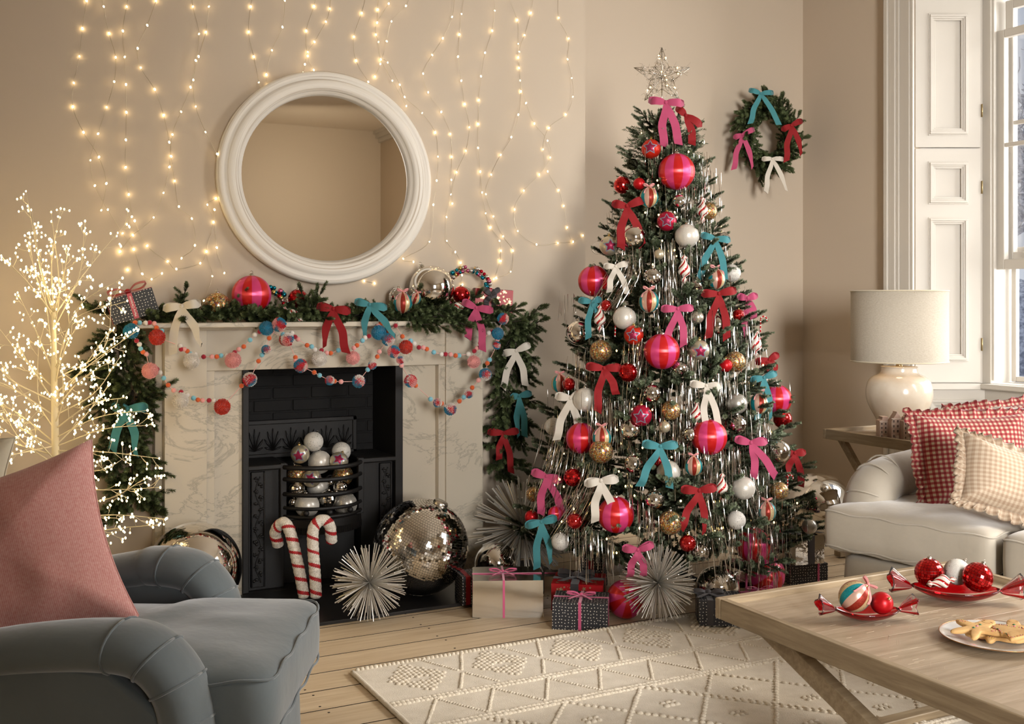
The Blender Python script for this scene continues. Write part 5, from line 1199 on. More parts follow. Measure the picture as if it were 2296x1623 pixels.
G2 = it('t,297,738,70;d,350,827;w,376,860;b,386,900;n,408,930;p,438,948;p,467,1098,74;d,535,1085;w,563,1117;b,596,1167;n,638,1230;p,687,1278;d,755,1293;w,742,1368,74;w,810,1320;b,867,1348;n,909,1365;p,950,1370;d,1009,1370;w,1051,1372;o,1123,1425,74;n,1305,1237;m,1373,1178,66;n,1460,1012;b,1490,957;m,1523,908,44;n,1557,804;m,1640,680,66;n,1672,720;b,1683,770;m,1715,815,62;n,1795,978;p,1797,1005;m,1835,1053,64;n,1965,1115;b,2014,1142;m,2102,1187,44;n,2150,1195', c3_) + \
     it('p,262,1200;m,415,1195,60;b,505,1090;m,542,1050,40;n,593,972;p,611,927;m,683,815,60;m,733,925,58;m,797,1003,38;p,812,1052;m,887,1192,60;n,942,1235;b,1076,1358;m,1135,1390,42;n,1178,1398;m,1247,1447,58;n,1340,1377;b,1380,1340;m,1420,1310,42;n,1456,1254;p,1513,1187;m,1565,1133,58;n,1593,1032;b,1614,1000;m,1673,870,38;p,1685,815;t,1679,762,56;m,1727,627,54', c4_)
G1 = it('n,337,663;b,377,663;w,432,665;d,469,662;p,511,670;n,531,708;b,578,738;o,532,795,74;w,745,873;d,755,905;p,785,905;n,812,922;b,839,946;w,882,952;w,845,1010,74;d,960,973;p,1035,972;n,1080,972;b,1118,962;w,1172,962;p,1220,1003,74;d,1243,933;p,1279,905;n,1325,880;b,1382,820;w,1424,773;d,1470,745;t,1525,713,66;o,1700,815,60;w,1762,758;d,1792,792;p,1817,813;n,1901,868;b,1942,880;w,1971,908;w,2005,990,70;d,2033,915;p,2078,938;n,2116,940', c3_) + \
     it('b,238,914;w,290,905;p,363,982,64;p,378,893;n,408,869;b,457,826;w,480,800;d,517,785;t,597,752,68;p,600,692;n,624,670;b,620,637;b,679,705;n,687,742;d,758,690;n,821,788;o,843,885,64;b,895,827;w,928,853;d,971,888;p,1010,890;n,1043,903;b,1106,932;w,1174,950;d,1213,950;p,1258,952;n,1305,962;b,1336,962;w,1421,948;p,1460,1018,60;d,1475,921;p,1500,895;n,1530,850;w,1608,757;d,1637,745', c4_)
pom_garland('upper pompom garland of plain pompoms and felt balls pinned along the mantel', G1, 4.535)
pom_garland('lower pompom garland of mixed-colour pompoms swagged across the fireplace opening', G2, 4.515)

# ================================================================ MANTEL OBJECTS
def oY(kind, u, v, d, Y, label, name='bauble', **k):
    p = onY(u, v, Y); D = p.dot(DV); return ornament(kind, p, d/2/FPX*D, label, name=name, **k)
MY = 4.66
oY('conf', 487, 685, 58, MY-.01, 'confetti glitter ball on the mantel beside the big satin ball')
oY('satin', 564, 661, 87, MY, 'biggest pink and red satin ball on the mantel')
oY('discoR', 668, 670, 44, MY+.02, 'red mirror-tiled bauble on the mantel beyond the satin ball', tilt=.3)
oY('twist', 655, 704, 36, MY-.06, 'twisted candy ornament lying on the mantel garland', roll=-1.0)
oY('mirror', 968, 645, 100, MY, 'large shiny silver ball on the mantel, reflecting the room', tilt=-.1, roll=-.45)
oY('discoS', 893, 665, 42, MY+.05, 'silver mirror-tiled bauble behind the striped one on the mantel')
oY('stripe', 903, 680, 44, MY-.06, 'striped bauble with pink bow on the mantel')
oY('stripe', 931, 669, 26, MY-.08, 'small striped bauble leaning on the big silver mantel ball', tilt=.2, roll=.4)
oY('discoR', 1034, 661, 38, MY-.02, 'red mirror-tiled bauble between silver ball and red gift')
oY('twist', 1030, 687, 32, MY-.07, 'twisted candy ornament lying before the red mantel gift', roll=1.35)
m_bell = [M('bell_'+n_, c_, .18, .9) for n_, c_ in (('red', '#b0152a'), ('pink', '#cf6f93'), ('teal', '#1f8296'), ('gold', '#c9b06a'), ('silver', '#cfc9c0'))]
BL = [MB().ball((0, 0, 0), 1, 10, 7).mesh('bell', m_) for m_ in m_bell]
def bell_ring(u, v, R, Y, label, n_=54):
    p = onY(u, v, Y); k = p.dot(DV)/FPX; t = thing('bell_wreath', label, 'wreath', p, YAW, rot=(-.18, 0, YAW)); rr = random.Random(int(u))
    MB().tube([(math.cos(a)*R*k, 0, math.sin(a)*R*k) for a in [2*PI*i/32 for i in range(33)]], .002, 5, cap=False).build('wire_ring', m_silv2, t)
    for i in range(n_*2):
        a = 2*PI*i/(n_*2); q = R*k+rr.choice([-.0095, .0095]); place('bell', BL[rr.randrange(5)], t, (math.cos(a)*q, rr.uniform(-.009, .009), math.sin(a)*q), scale=rr.uniform(.009, .0125))
bell_ring(1049, 648, 46, MY+.07, 'ring of small coloured bells standing behind the red mantel gift')
bell_ring(600, 690, 42, MY+.07, 'ring of small coloured bells half hidden behind the mantel satin ball')

# ================================================================ GIFTS
def dots(name, base, dot, s=.0125, r_=.155):
    m = M(name, base, .5, spec=.4); n = m.node_tree; t = node(n, 'ShaderNodeUVMap'); vo = node(n, 'ShaderNodeTexVoronoi', voronoi_dimensions='2D'); vo.inputs['Scale'].default_value = 1/s; vo.inputs['Randomness'].default_value = .4
    n.links.new(t.outputs[0], vo.inputs['Vector']); n.links.new(mixcol(n, mathn(n, 'LESS_THAN', vo.outputs['Distance'], r_), base, dot), bsdf(m).inputs['Base Color']); return m
m_pdot = dots('charcoal_polka_paper', '#2c2c30', '#e3dccf'); m_redp = M('red_paper', '#b3151c', .4, spec=.5); m_foil = M('silver_foil_paper', '#ded9d0', .16, 1.0, bump=(7, .10, .01)); m_foil2 = M('bright_silver_foil', '#d9d4cc', .08, 1.0, bump=(9, .35, .012))
m_gstar = M('silver_gold_print', '#cdb68c', .35, .7)
def box_uv(w_, d_, h_, seed=0, sag=0.0016):
    rnd = random.Random(seed); mb = MB(); mb.uv = []; X, Y, Z = w_/2, d_/2, h_; N = 5
    def face(o, a, b, L1, L2, nn):
        vs = []; uv = []
        for i in range(N+1):
            for j in range(N+1):
                p = o+a*(L1*i/N)+b*(L2*j/N); e = min(i, N-i, j, N-j)
                vs.append(p+nn*(rnd.uniform(-sag, sag*.3) if e > 0 else 0)); uv.append((L1*i/N+seed*.1, L2*j/N))
        fs = [(i*(N+1)+j, (i+1)*(N+1)+j, (i+1)*(N+1)+j+1, i*(N+1)+j+1) for i in range(N) for j in range(N)]
        mb.add(vs, fs)
        for f in fs: mb.uv += [uv[q] for q in f]
    x, y, z = Vector((1, 0, 0)), Vector((0, 1, 0)), Vector((0, 0, 1))
    face(Vector((-X, -Y, 0)), x, z, w_, Z, -y); face(Vector((X, Y, 0)), -x, z, w_, Z, y); face(Vector((X, -Y, 0)), y, z, d_, Z, x); face(Vector((-X, Y, 0)), -y, z, d_, Z, -x); face(Vector((-X, -Y, Z)), x, y, w_, d_, z); face(Vector((-X, Y, 0)), x, -y, w_, d_, -z)
    return mb
def gift(label, loc, rz, w_, d_, h_, paper, rib, rw, bowk='small', rot=None, cross=True, seed=1, stars=False, bowat=0.0, group=None):
    t = thing('wrapped_gift', label, 'gift', loc, rz, rot=rot); mb = box_uv(w_, d_, h_, seed)
    b = mb.build('wrapped_box', paper, t)
    bm = bmesh.new(); bm.from_mesh(b.data); bmesh.ops.remove_doubles(bm, verts=bm.verts, dist=.00005); bm.to_mesh(b.data); bm.free(); b.data.set_sharp_from_angle(angle=.6)
    # paper folds at the ends
    fd = MB()
    for sx in (-1, 1): fd.add([(sx*(w_/2+.0015), -d_/2, h_*.02), (sx*(w_/2+.0015), d_/2, h_*.02), (sx*(w_/2+.002), 0, h_*.52), (sx*(w_/2+.0004), -d_/2, h_*.02), (sx*(w_/2+.0004), d_/2, h_*.02), (sx*(w_/2+.0004), 0, h_*.55)], [(0, 1, 2), (5, 4, 3), (0, 3, 4, 1), (1, 4, 5, 2), (2, 5, 3, 0)])
    if paper is not m_pdot: fd.build('end_fold', paper, t, smooth=False)
    if stars:
        sm = MB(); rr = random.Random(seed)
        def st_(o, a, b_, nn, L1, L2, n_):
            for _ in range(n_):
                c = o+a*rr.uniform(.08, .92)*L1+b_*rr.uniform(.08, .92)*L2+nn*.0008; R = rr.choice([.004, .006, .011]); an = rr.uniform(0, 6); k = 10 if R > .0045 else 6
                ring = [c+(a*math.cos(an+2*PI*i/k)+b_*math.sin(an+2*PI*i/k))*(R if i % 2 == 0 or k == 6 else R*.42)*(1 if k == 10 else .4) for i in range(k)]
                sm.add([c]+ring, [(0, 1+i, 1+(i+1) % k) for i in range(k)])
        x, y, z = Vector((1, 0, 0)), Vector((0, 1, 0)), Vector((0, 0, 1)); A = 2600
        st_(Vector((-w_/2, -d_/2, 0)), x, z, -y, w_, h_, int(w_*h_*A)); st_(Vector((-w_/2, -d_/2, h_)), x, y, z, w_, d_, int(w_*d_*A)); st_(Vector((w_/2, -d_/2, 0)), y, z, x, d_, h_, int(d_*h_*A)); st_(Vector((-w_/2, d_/2, 0)), -y, z, -x, d_, h_, int(d_*h_*A))
        sm.build('printed_stars', m_gstar, t, smooth=False)['kind'] = 'stuff'
    e = .0018; rm = rib; bx = bowat*w_
    rb_ = MB()
    rb_.bb((bx-rw/2, -d_/2-e, 0), (bx+rw/2, -d_/2, h_+e)).bb((bx-rw/2, d_/2, 0), (bx+rw/2, d_/2+e, h_+e)).bb((bx-rw/2, -d_/2, h_), (bx+rw/2, d_/2, h_+e))
    rb_.build('ribbon', rm, t, smooth=False)
    if cross:
        MB().bb((-w_/2-e, -rw/2, h_), (w_/2+e, rw/2, h_+e*1.2)).bb((-w_/2-e, -rw/2, 0), (-w_/2, rw/2, h_)).bb((w_/2, -rw/2, 0), (w_/2+e, rw/2, h_)).build('ribbon', rm, t, smooth=False)
    if bowk:
        bs = {'small': .055, 'big': .075, 'tiny': .035}[bowk]; wv = Vector((0, rw/2*.9, rw*.22)); bw = MB()
        for sg in (-1, 1):
            pts = curve([(bx, 0, h_+.008), (bx+sg*bs*.5, -.012, h_+bs*.42), (bx+sg*bs*1.05, -.01, h_+bs*.38), (bx+sg*bs*.75, .004, h_+.010), (bx, 0, h_+.008)], 6); n_ = len(pts)
            bw.ribbon(pts, [wv*(.45+.55*math.sin(PI*i/(n_-1))) for i in range(n_)])
        lo = bw.build('bow_loops', rm, t); tl_ = MB()
        for sg in (-1, 1):
            pts = curve([(bx, -.002, h_+.010), (bx+sg*bs*.3, -bs*.5, h_+.012), (bx+sg*bs*.8, -min(bs*1.1, d_/2*.9), h_+.008)], 6); tl_.ribbon(pts, [Vector((rw*.42, 0, 0))]*len(pts))
        tl_.build('bow_tails', rm, t); MB().ball((bx, 0, h_+.010), rw*.55+.002, 10, 7).build('bow_knot', rm, t)
    return t
m_prib = M('thin_pink_velvet_ribbon', '#c9547c', .7, sheen=.5); m_rsat = M('red_satin_ribbon', '#a90f18', .35, sheen=.4)
def gift_at(label, uv0, uv1, h_, d_, paper, rib, rw, zf=0.0, **k):
    a, b = onZ(*uv0, zf), onZ(*uv1, zf); ang = math.atan2(b.y-a.y, b.x-a.x); w_ = (b-a).length; back = Vector((-math.sin(ang), math.cos(ang), 0))
    return gift(label, (a+b)/2+back*d_/2, ang, w_, d_, h_, paper, rib, rw, **k)
gift_at('silver foil gift with thin pink ribbon, large, on the floorboards', (1060, 1386), (1218, 1384), .152, .235, m_foil, m_prib, .009, seed=3, bowat=-.06)
gift_at('charcoal polka dot gift with pink bow, in front beside the rug', (1238, 1411), (1362, 1416), .108, .175, m_pdot, m_prib, .012, seed=5, bowat=.0)
gift_at('charcoal polka dot gift with red ribbon, between hearth and silver gift', (1037, 1357), (1095, 1352), .118, .13, m_pdot, m_rib['red'], .020, zf=.014, seed=6, bowk=None, cross=False, bowat=-.28)
gift_at('red gift printed with stars and tied with a charcoal bow, on the floor', (1236, 1368), (1352, 1373), .112, .20, m_redp, m_rib['grey'], .034, seed=7, bowk='big', stars=True, bowat=-.05)
gift_at('small charcoal polka dot gift with charcoal bow, on the rug edge by the coffee table', (1568, 1402), (1668, 1404), .098, .15, m_pdot, m_rib['grey'], .024, zf=.020, seed=8, bowk='small', bowat=-.25)
gift_at('charcoal polka dot gift with wide red ribbon, in the shade under the tree', (1300, 1322), (1350, 1326), .20, .12, m_pdot, m_rib['red'], .024, seed=9, bowk=None, cross=False, bowat=.0)
gift_at('grey-green foil box behind the red star gift', (1220, 1338), (1300, 1340), .09, .12, m_foil, m_prib, .006, seed=10, bowk=None)
gift_at('bright silver foil gift with pink ribbon beside the shiny floor ball', (1644, 1338), (1703, 1335), .125, .16, m_foil2, m_prib, .009, seed=11, bowk='small')
gift_at('charcoal polka dot gift with pink bow beside the sofa base', (1772, 1312), (1856, 1306), .09, .20, m_pdot, m_prib, .010, seed=12, bowk='small', bowat=.25)
g9 = gift_at('silver foil gift with wide charcoal ribbon, stacked by the sofa', (1784, 1268), (1848, 1262), .13, .14, m_foil2, m_rib['grey'], .034, zf=.095, seed=13, bowk='big', bowat=.05)
gift_at('small flat silver foil gift with pink and white raffia bow, beyond the coffee table corner', (1672, 1362), (1755, 1358), .05, .12, m_foil2, m_prib, .005, seed=14, bowk='small')
GL = onY(306, 718, 4.66); GL.z = 1.212
g1 = gift('charcoal polka dot gift with red satin bow on the end of the mantel', GL+Vector((0, 0, .012)), 0, .185, .10, .105, m_pdot, m_rsat, .020, seed=2, rot=(.0, -.30, -.10), bowk='big')
for x in (-.04,):
    for k_, (lx, lz, s_) in enumerate(((-.0, .052, 1),)):
        tcv = bpy.data.curves.new('greeting_text', 'FONT'); tcv.body = 'Merry Christmas'; tcv.size = .0125; tcv.align_x = 'CENTER'; tcv.align_y = 'CENTER'; tcv.extrude = .0002
        tcv.materials.append(m_cwh); tob = bpy.data.objects.new('tmp_text', tcv); COL.objects.link(tob); bpy.context.view_layer.update(); tme = bpy.data.meshes.new_from_object(tob.evaluated_get(bpy.context.evaluated_depsgraph_get())); bpy.data.objects.remove(tob); to = bpy.data.objects.new('greeting_text', tme); COL.objects.link(to); to.parent = g1; to.location = (0, -.0524, lz); to.rotation_euler = (PI/2, -PI/2, 0)
GR = onY(1102, 694, 4.67); GR.z = 1.242
gift('red gift printed with stars and tied with charcoal ribbon, on the end of the mantel', GR, YAW*.55, .185, .085, .112, m_redp, m_rib['grey'], .024, seed=4, rot=(0, .06, YAW*.5), bowk=None, stars=True, bowat=0)
K_ = P(1102, 668, GR.dot(DV)-.055)
bow('grey', (1101, 662), GR.dot(DV)-.058, (1088, 648), (1117, 650), (1090, 688), None, 11, 'charcoal ribbon bow tied on the red mantel gift', None)

# ================================================================ FLOOR DECORATIONS
def floor_ball(kind, u, vbot, d, label, D=None, zf=0.0, **k):
    D = D or 1; p = onZ(u, vbot, zf); Dp = p.dot(DV); r = d/2/FPX*Dp; q = P(u, vbot, Dp); q = Vector((q.x, q.y, zf+r*.985))
    return ornament(kind, q, r, label, **k)
# great mirror ball with thousands of tiles
p = P(940, 1335, 4.70); R_ = 107/FPX*4.66
db = thing('mirror_ball', 'huge silver mirror-tiled disco ball on the hearth', 'mirror ball', (p.x, p.y-.02, .014+R_), rot=(.35, .25, .4))
MB().ball((0, 0, 0), R_*.985, 48, 30).build('ball', m_sdb, db)
place('mirror_tiles', disco_mesh(58, 9, m_sd), db, scale=R_)['kind'] = 'stuff'
MB().lathe([(.0001, R_*1.06), (.03, R_*1.06), (.034, R_*1.03), (.034, R_*.97)], 20).build('hanging_cap', m_silv2, db)
def big_ball(u, v, d, D, label, cap_r=(0, 0, 0)):
    r = d/2/FPX*D; p = P(u, v, D); t = thing('giant_bauble', label, 'bauble', (p.x, p.y, max(r, p.z) if p.z < r+.03 else p.z), rot=cap_r)
    t.location.z = r+.014 if p.y > 4.15 and p.x < 2.5 else r+.001
    MB().ball((0, 0, 0), r, 72, 44).build('ball', m_silver, t)
    MB().lathe([(.0001, r*1.06), (r*.10, r*1.06), (r*.12, r*1.03), (r*.12, r*.97)], 20).build('hanging_cap', m_silv2, t); return t
big_ball(436, 1280, 208, 4.36, 'giant shiny silver bauble on the hearth end behind the armchair', (.5, -1.2, 0))
big_ball(1836, 1130, 148, 5.86, 'giant shiny silver bauble on the floor behind the sofa', (.7, -.55, 0))
floor_ball('mirror', 1112, 1310, 96, 'shiny silver ball behind the large silver foil gift', zf=.0, roll=.9)
floor_ball('mirror', 1609, 1366, 98, 'shiny silver ball on the floor between starburst and coffee table', roll=.9)
floor_ball('discoR', 1297, 1340, 44, 'red mirror-tiled bauble nestled behind the red star gift')
oY('leaf', 1380, 1264, 48, 3.98, 'frosted white beaded bauble hanging lowest, above the red star gift', tilt=.1)
floor_ball('satin', 1403, 1385, 86, 'pink and red satin ball on the floor behind the front starburst', tilt=1.2)
floor_ball('satin', 1716, 1330, 88, 'pink and red satin ball on the floor, lower of the stacked two', tilt=.9, roll=.7)
pp = P(1689, 1222, 4.62); ornament('satin', pp, 39/FPX*4.62, 'pink and red satin ball resting on top of the other by the foil gifts')
# silver starbursts: each rod is its own part
m_rod = M('silver_rods', '#d6d1c8', .34, .7)
def starburst(u, v, R, D, label, n_=230, zf=0.0, seed=1):
    r = R/FPX*D; p = P(u, v, D); p.z = zf+r*.97; t = thing('starburst', label, 'starburst ornament', p, YAW); rr = random.Random(seed)
    rod = MB().tube([(.0, 0, 0), (0, 0, 1)], .0125, 5).mesh('rod', m_rod, smooth=False)
    MB().ball((0, 0, 0), r*.06, 12, 8).build('hub', m_rod, t)
    for i in range(n_):
        z = 1-2*(i+.5)/n_; a = i*2.399963; d = Vector((math.sqrt(1-z*z)*math.cos(a), math.sqrt(1-z*z)*math.sin(a), z)); d = (d+Vector([rr.gauss(0, .05) for _ in range(3)])).normalized()
        place('rod', rod, t, (0, 0, 0), d.to_track_quat('Z', 'Y').to_euler(), scale=r*rr.uniform(.92, 1.0))
starburst(828, 1299, 88, 4.32, 'silver starburst on the hearth before the disco ball', zf=.006, seed=2)
starburst(1475, 1303, 88, 4.30, 'silver starburst on the rug edge in front of the tree', zf=.010, seed=3, n_=250)
starburst(1172, 1186, 117, 5.02, 'largest silver starburst, in the shade beside the fireplace and tree', seed=4)
# candy canes leaning in the grate
m_sugar = glitter('white_sugar_glitter', '#c9bcab', '#efe6d8', 260, .6, .0); m_rsug = glitter('red_sugar_glitter', '#8f0f16', '#c01c22', 260, .6, .0)
def cane(pts_px, D0, D1, r_px, label, hang):
    n_ = len(pts_px); pts = [P(u, v, D0+(D1-D0)*i/(n_-1)) for i, (u, v) in enumerate(pts_px)]; pth = curve(pts, 9); b = Vector(pts[0]); t = thing('candy_cane', label, 'candy cane', b)
    pth = [p-b for p in pth]; s_ = [0]
    for i in range(1, len(pth)): s_.append(s_[-1]+(pth[i]-pth[i-1]).length)
    fine = []; L = s_[-1]; N = 150
    for i in range(N+1):
        q = L*i/N; j = max(k for k in range(len(s_)-1) if s_[k] <= q+1e-9); fine.append(pth[j].lerp(pth[j+1], (q-s_[j])/max(1e-9, s_[j+1]-s_[j])))
    r = r_px/FPX*D0; ns = 18; per = .056
    rad = [r*(1+.03*math.sin(i*.9))*min(1, .55+.45*min(i, N-i)/3) for i in range(N+1)]
    MB().tube(fine, rad, ns, lambda i, j: 1 if ((L*i/N/per+j/ns) % 1) < .25 else 0).build('cane_body', [m_sugar, m_rsug], t)
    MB().tube([Vector(x)-b for x in curve([P(u, v, D1-.02) for u, v in hang], 5)], .0022, 5).build('hanging_loop', m_rib['red'], t)
cane([(683, 1342), (672, 1285), (660, 1230), (650, 1192), (638, 1172), (624, 1179), (617, 1196), (622, 1214), (624, 1224)], 4.50, 4.60, 13, 'glittered candy cane leaning in the grate, nearer the armchair', [(634, 1166), (650, 1170), (662, 1184), (655, 1190), (645, 1172)])
cane([(709, 1342), (706, 1285), (702, 1230), (702, 1190), (712, 1171), (727, 1166), (739, 1178), (742, 1198), (744, 1218)], 4.48, 4.58, 13, 'glittered candy cane leaning in the grate, nearer the disco ball', [(712, 1162), (722, 1156), (738, 1160), (736, 1166), (718, 1164)])
# baubles heaped in the grate
for kind, u, v, d, Y, wh in [('dot', 703, 990, 44, 4.76, 'topmost on the heap in the fire grate'), ('dot', 765, 1012, 43, 4.78, 'high on the grate heap at the tree side'), ('starC', 673, 1018, 42, 4.74, 'on top of the grate heap at the armchair side'),
    ('leaf', 717, 1036, 52, 4.76, 'in the middle of the grate heap'), ('starC', 760, 1034, 42, 4.70, 'behind the top grate bar at the tree side'), ('conf', 666, 1064, 44, 4.76, 'between the upper grate bars at the armchair side'), ('conf', 769, 1066, 46, 4.78, 'between the upper grate bars at the tree side'),
    ('starC', 699, 1072, 42, 4.70, 'behind the second grate bar'), ('leaf', 712, 1092, 46, 4.80, 'deep in the grate behind the middle bars'), ('mirror', 664, 1096, 38, 4.73, 'behind the middle grate bars at the armchair side'), ('mirror', 764, 1093, 34, 4.72, 'behind the middle grate bars at the tree side'),
    ('leaf', 689, 1133, 54, 4.70, 'low in the grate at the armchair side'), ('discoS', 735, 1120, 42, 4.72, 'low in the middle of the grate'), ('leafS', 775, 1130, 52, 4.72, 'low in the grate at the tree side'), ('mirror', 657, 1126, 32, 4.76, 'lowest behind the bars at the armchair side'), ('mirror', 741, 1080, 32, 4.80, 'deep behind the second grate bar')]:
    oY(kind, u, v, d, Y, NM[kind]+' '+wh, group='baubles heaped in the fire grate', tilt=random.Random(u).uniform(-.6, .6), roll=random.Random(v).uniform(-.5, .5))
# ================================================================ CURTAIN OF WIRE LIGHTS on the chimney wall
m_wire = M('thin_silver_wire', '#c9bca0', .3, .8)
m_ledw = M('warm_led_bulb', '#fff0cf', .4, emis=('#ffe0a6', 16))
A_ = lambda s_: [(x/3.246, y/3.246) for x, y in s_]; B_ = lambda s_: [(600+x/3.189, y/3.189) for x, y in s_]
STR = [A_([(632, -60), (630, 5), (600, 208), (578, 410), (537, 603), (530, 777), (608, 963), (720, 1143), (774, 1335), (737, 1530)]),
 A_([(745, -60), (755, 48), (794, 243), (842, 417), (831, 594), (776, 780), (714, 973), (658, 1166), (690, 1351), (785, 1525)])+[(275, 523), (300, 559), (319, 614), (340, 626), (363, 613)],
 A_([(935, -40), (922, 48), (894, 225), (908, 414), (917, 615), (920, 817), (916, 1018), (914, 1218), (937, 1415)])+[(302, 495), (330, 551), (376, 586), (395.5, 603), (449, 590), (463, 564)],
 A_([(1150, -60), (1135, 5), (1072, 184), (1002, 352), (1025, 492), (1126, 650), (1191, 838), (1232, 1035), (1245, 1137), (1271, 1317), (1302, 1503)])+[(430, 490), (437, 550), (407, 579)],
 A_([(1390, -60), (1404, 48), (1448, 247), (1425, 440), (1407, 582), (1425, 775), (1496, 961), (1580, 1120)]),
 A_([(1530, -60), (1520, 48), (1498, 234), (1445, 411), (1387, 634), (1318, 813), (1255, 979), (1233, 1215), (1190, 1403), (1118, 1582)])+[(298, 527), (269, 564)],
 A_([(1845, -60), (1825, 48), (1810, 232), (1847, 412), (1884, 600), (1900, 660)]),
 A_([(2070, -60), (2073, 5), (2056, 197), (1979, 366), (1939, 544), (1950, 620)]),
 [(484, 445), (465, 459), (479, 498), (463, 564), (476, 619), (457, 674)], [(481, 470), (486, 555), (503, 612)], [(269, 564), (286, 605)],
 B_([(345, -60), (332, 45), (277, 221), (287, 400), (330, 500)]), B_([(450, -60), (445, 62), (417, 155), (335, 299), (288, 372), (267, 460), (255, 520)]),
 B_([(710, -60), (673, 94), (617, 263), (633, 433), (720, 585)]), B_([(900, -60), (866, 26), (783, 162), (775, 247), (793, 300), (810, 425), (892, 577), (992, 758)]),
 B_([(800, -60), (787, 69), (783, 162)]), B_([(1020, -60), (989, 42), (886, 153), (852, 295), (806, 457), (768, 548)]),
 B_([(810, 425), (859, 447), (945, 605), (980, 693), (1105, 808), (1199, 947), (1218, 1120), (1209, 1291), (1186, 1464)])+[(963, 542), (904, 580), (927, 587)],
 B_([(1340, -60), (1319, 121), (1253, 274), (1177, 393), (1112, 526), (1148, 660), (1242, 800), (1307, 958), (1316, 1120), (1314, 1286), (1321, 1455)]),
 B_([(1410, -60), (1387, 100), (1372, 246), (1362, 405), (1385, 577), (1410, 744), (1443, 910), (1418, 1078), (1351, 1231), (1311, 1390), (1280, 1552)])+[(1002, 540), (1021, 565), (1033, 589), (1036, 617), (1037, 638), (1076, 653), (1107, 626), (1121, 585), (1123, 562)],
 B_([(1605, -60), (1625, 76), (1606, 219), (1555, 377), (1526, 545), (1510, 716), (1506, 887), (1505, 1057), (1521, 1227), (1534, 1376), (1559, 1525)])+[(1100, 510), (1120, 540), (1123, 585)],
 B_([(1710, -60), (1785, 143), (1792, 313), (1793, 411), (1798, 486), (1806, 576), (1848, 737), (1908, 883), (2002, 1006), (2021, 1126), (1943, 1248), (1832, 1363), (1766, 1498)])+[(1161, 518), (1203, 548), (1251, 545), (1285, 542)],
 B_([(1905, -60), (1882, 93), (1838, 251), (1800, 370), (1811, 654), (1793, 820), (1743, 980), (1667, 1107), (1599, 1248), (1561, 1388), (1615, 1547)])+[(1128, 530), (1150, 562), (1145, 609), (1113, 623)],
 B_([(2080, -60), (2082, 128), (2153, 275), (2145, 424), (2175, 558), (2183, 692), (2132, 818), (2011, 915), (1970, 1068), (2003, 1226), (2081, 1360), (2118, 1472)])+[(1272, 510), (1285, 542), (1307, 528)],
 [(817, 630), (840, 635)]]
cu_ = thing('curtain_lights', 'curtain of fine wire strands with warm white bulbs hanging on the chimney wall', 'fairy lights', (1.5, YW, 2.0))
rnd = random.Random(77); CO = Vector(cu_.location); bulb_me = MB().ball((0, 0, 0), 1, 7, 5, sz=1.4).mesh('bulb', m_ledw); nl_ = 0
for s_ in STR:
    off = [rnd.choice([.006, .008, .012, .020, .030, .045]) for _ in s_]
    pts = [onY(u, v, YW-o_)-CO for (u, v), o_ in zip(s_, off)]
    st_ = MB().tube(curve(pts, 6), .00075, 4, cap=False).build('strand', m_wire, cu_)
    for k, (p, o_) in enumerate(zip(pts, off)):
        u, v = s_[k]
        if v < -20: continue
        b = place('bulb', bulb_me, st_, p, (rnd.uniform(-.5, .5), rnd.uniform(-.6, .6), 0), scale=rnd.uniform(.0028, .0042))
        if o_ < .025 and nl_ < 130:
            nl_ += 1; light('curtain_bulb_light', 'POINT', p+CO+Vector((0, -.004, 0)), 0.0055*rnd.choice([.5, 1, 1.6]), (1, .78, .42), radius=.004)

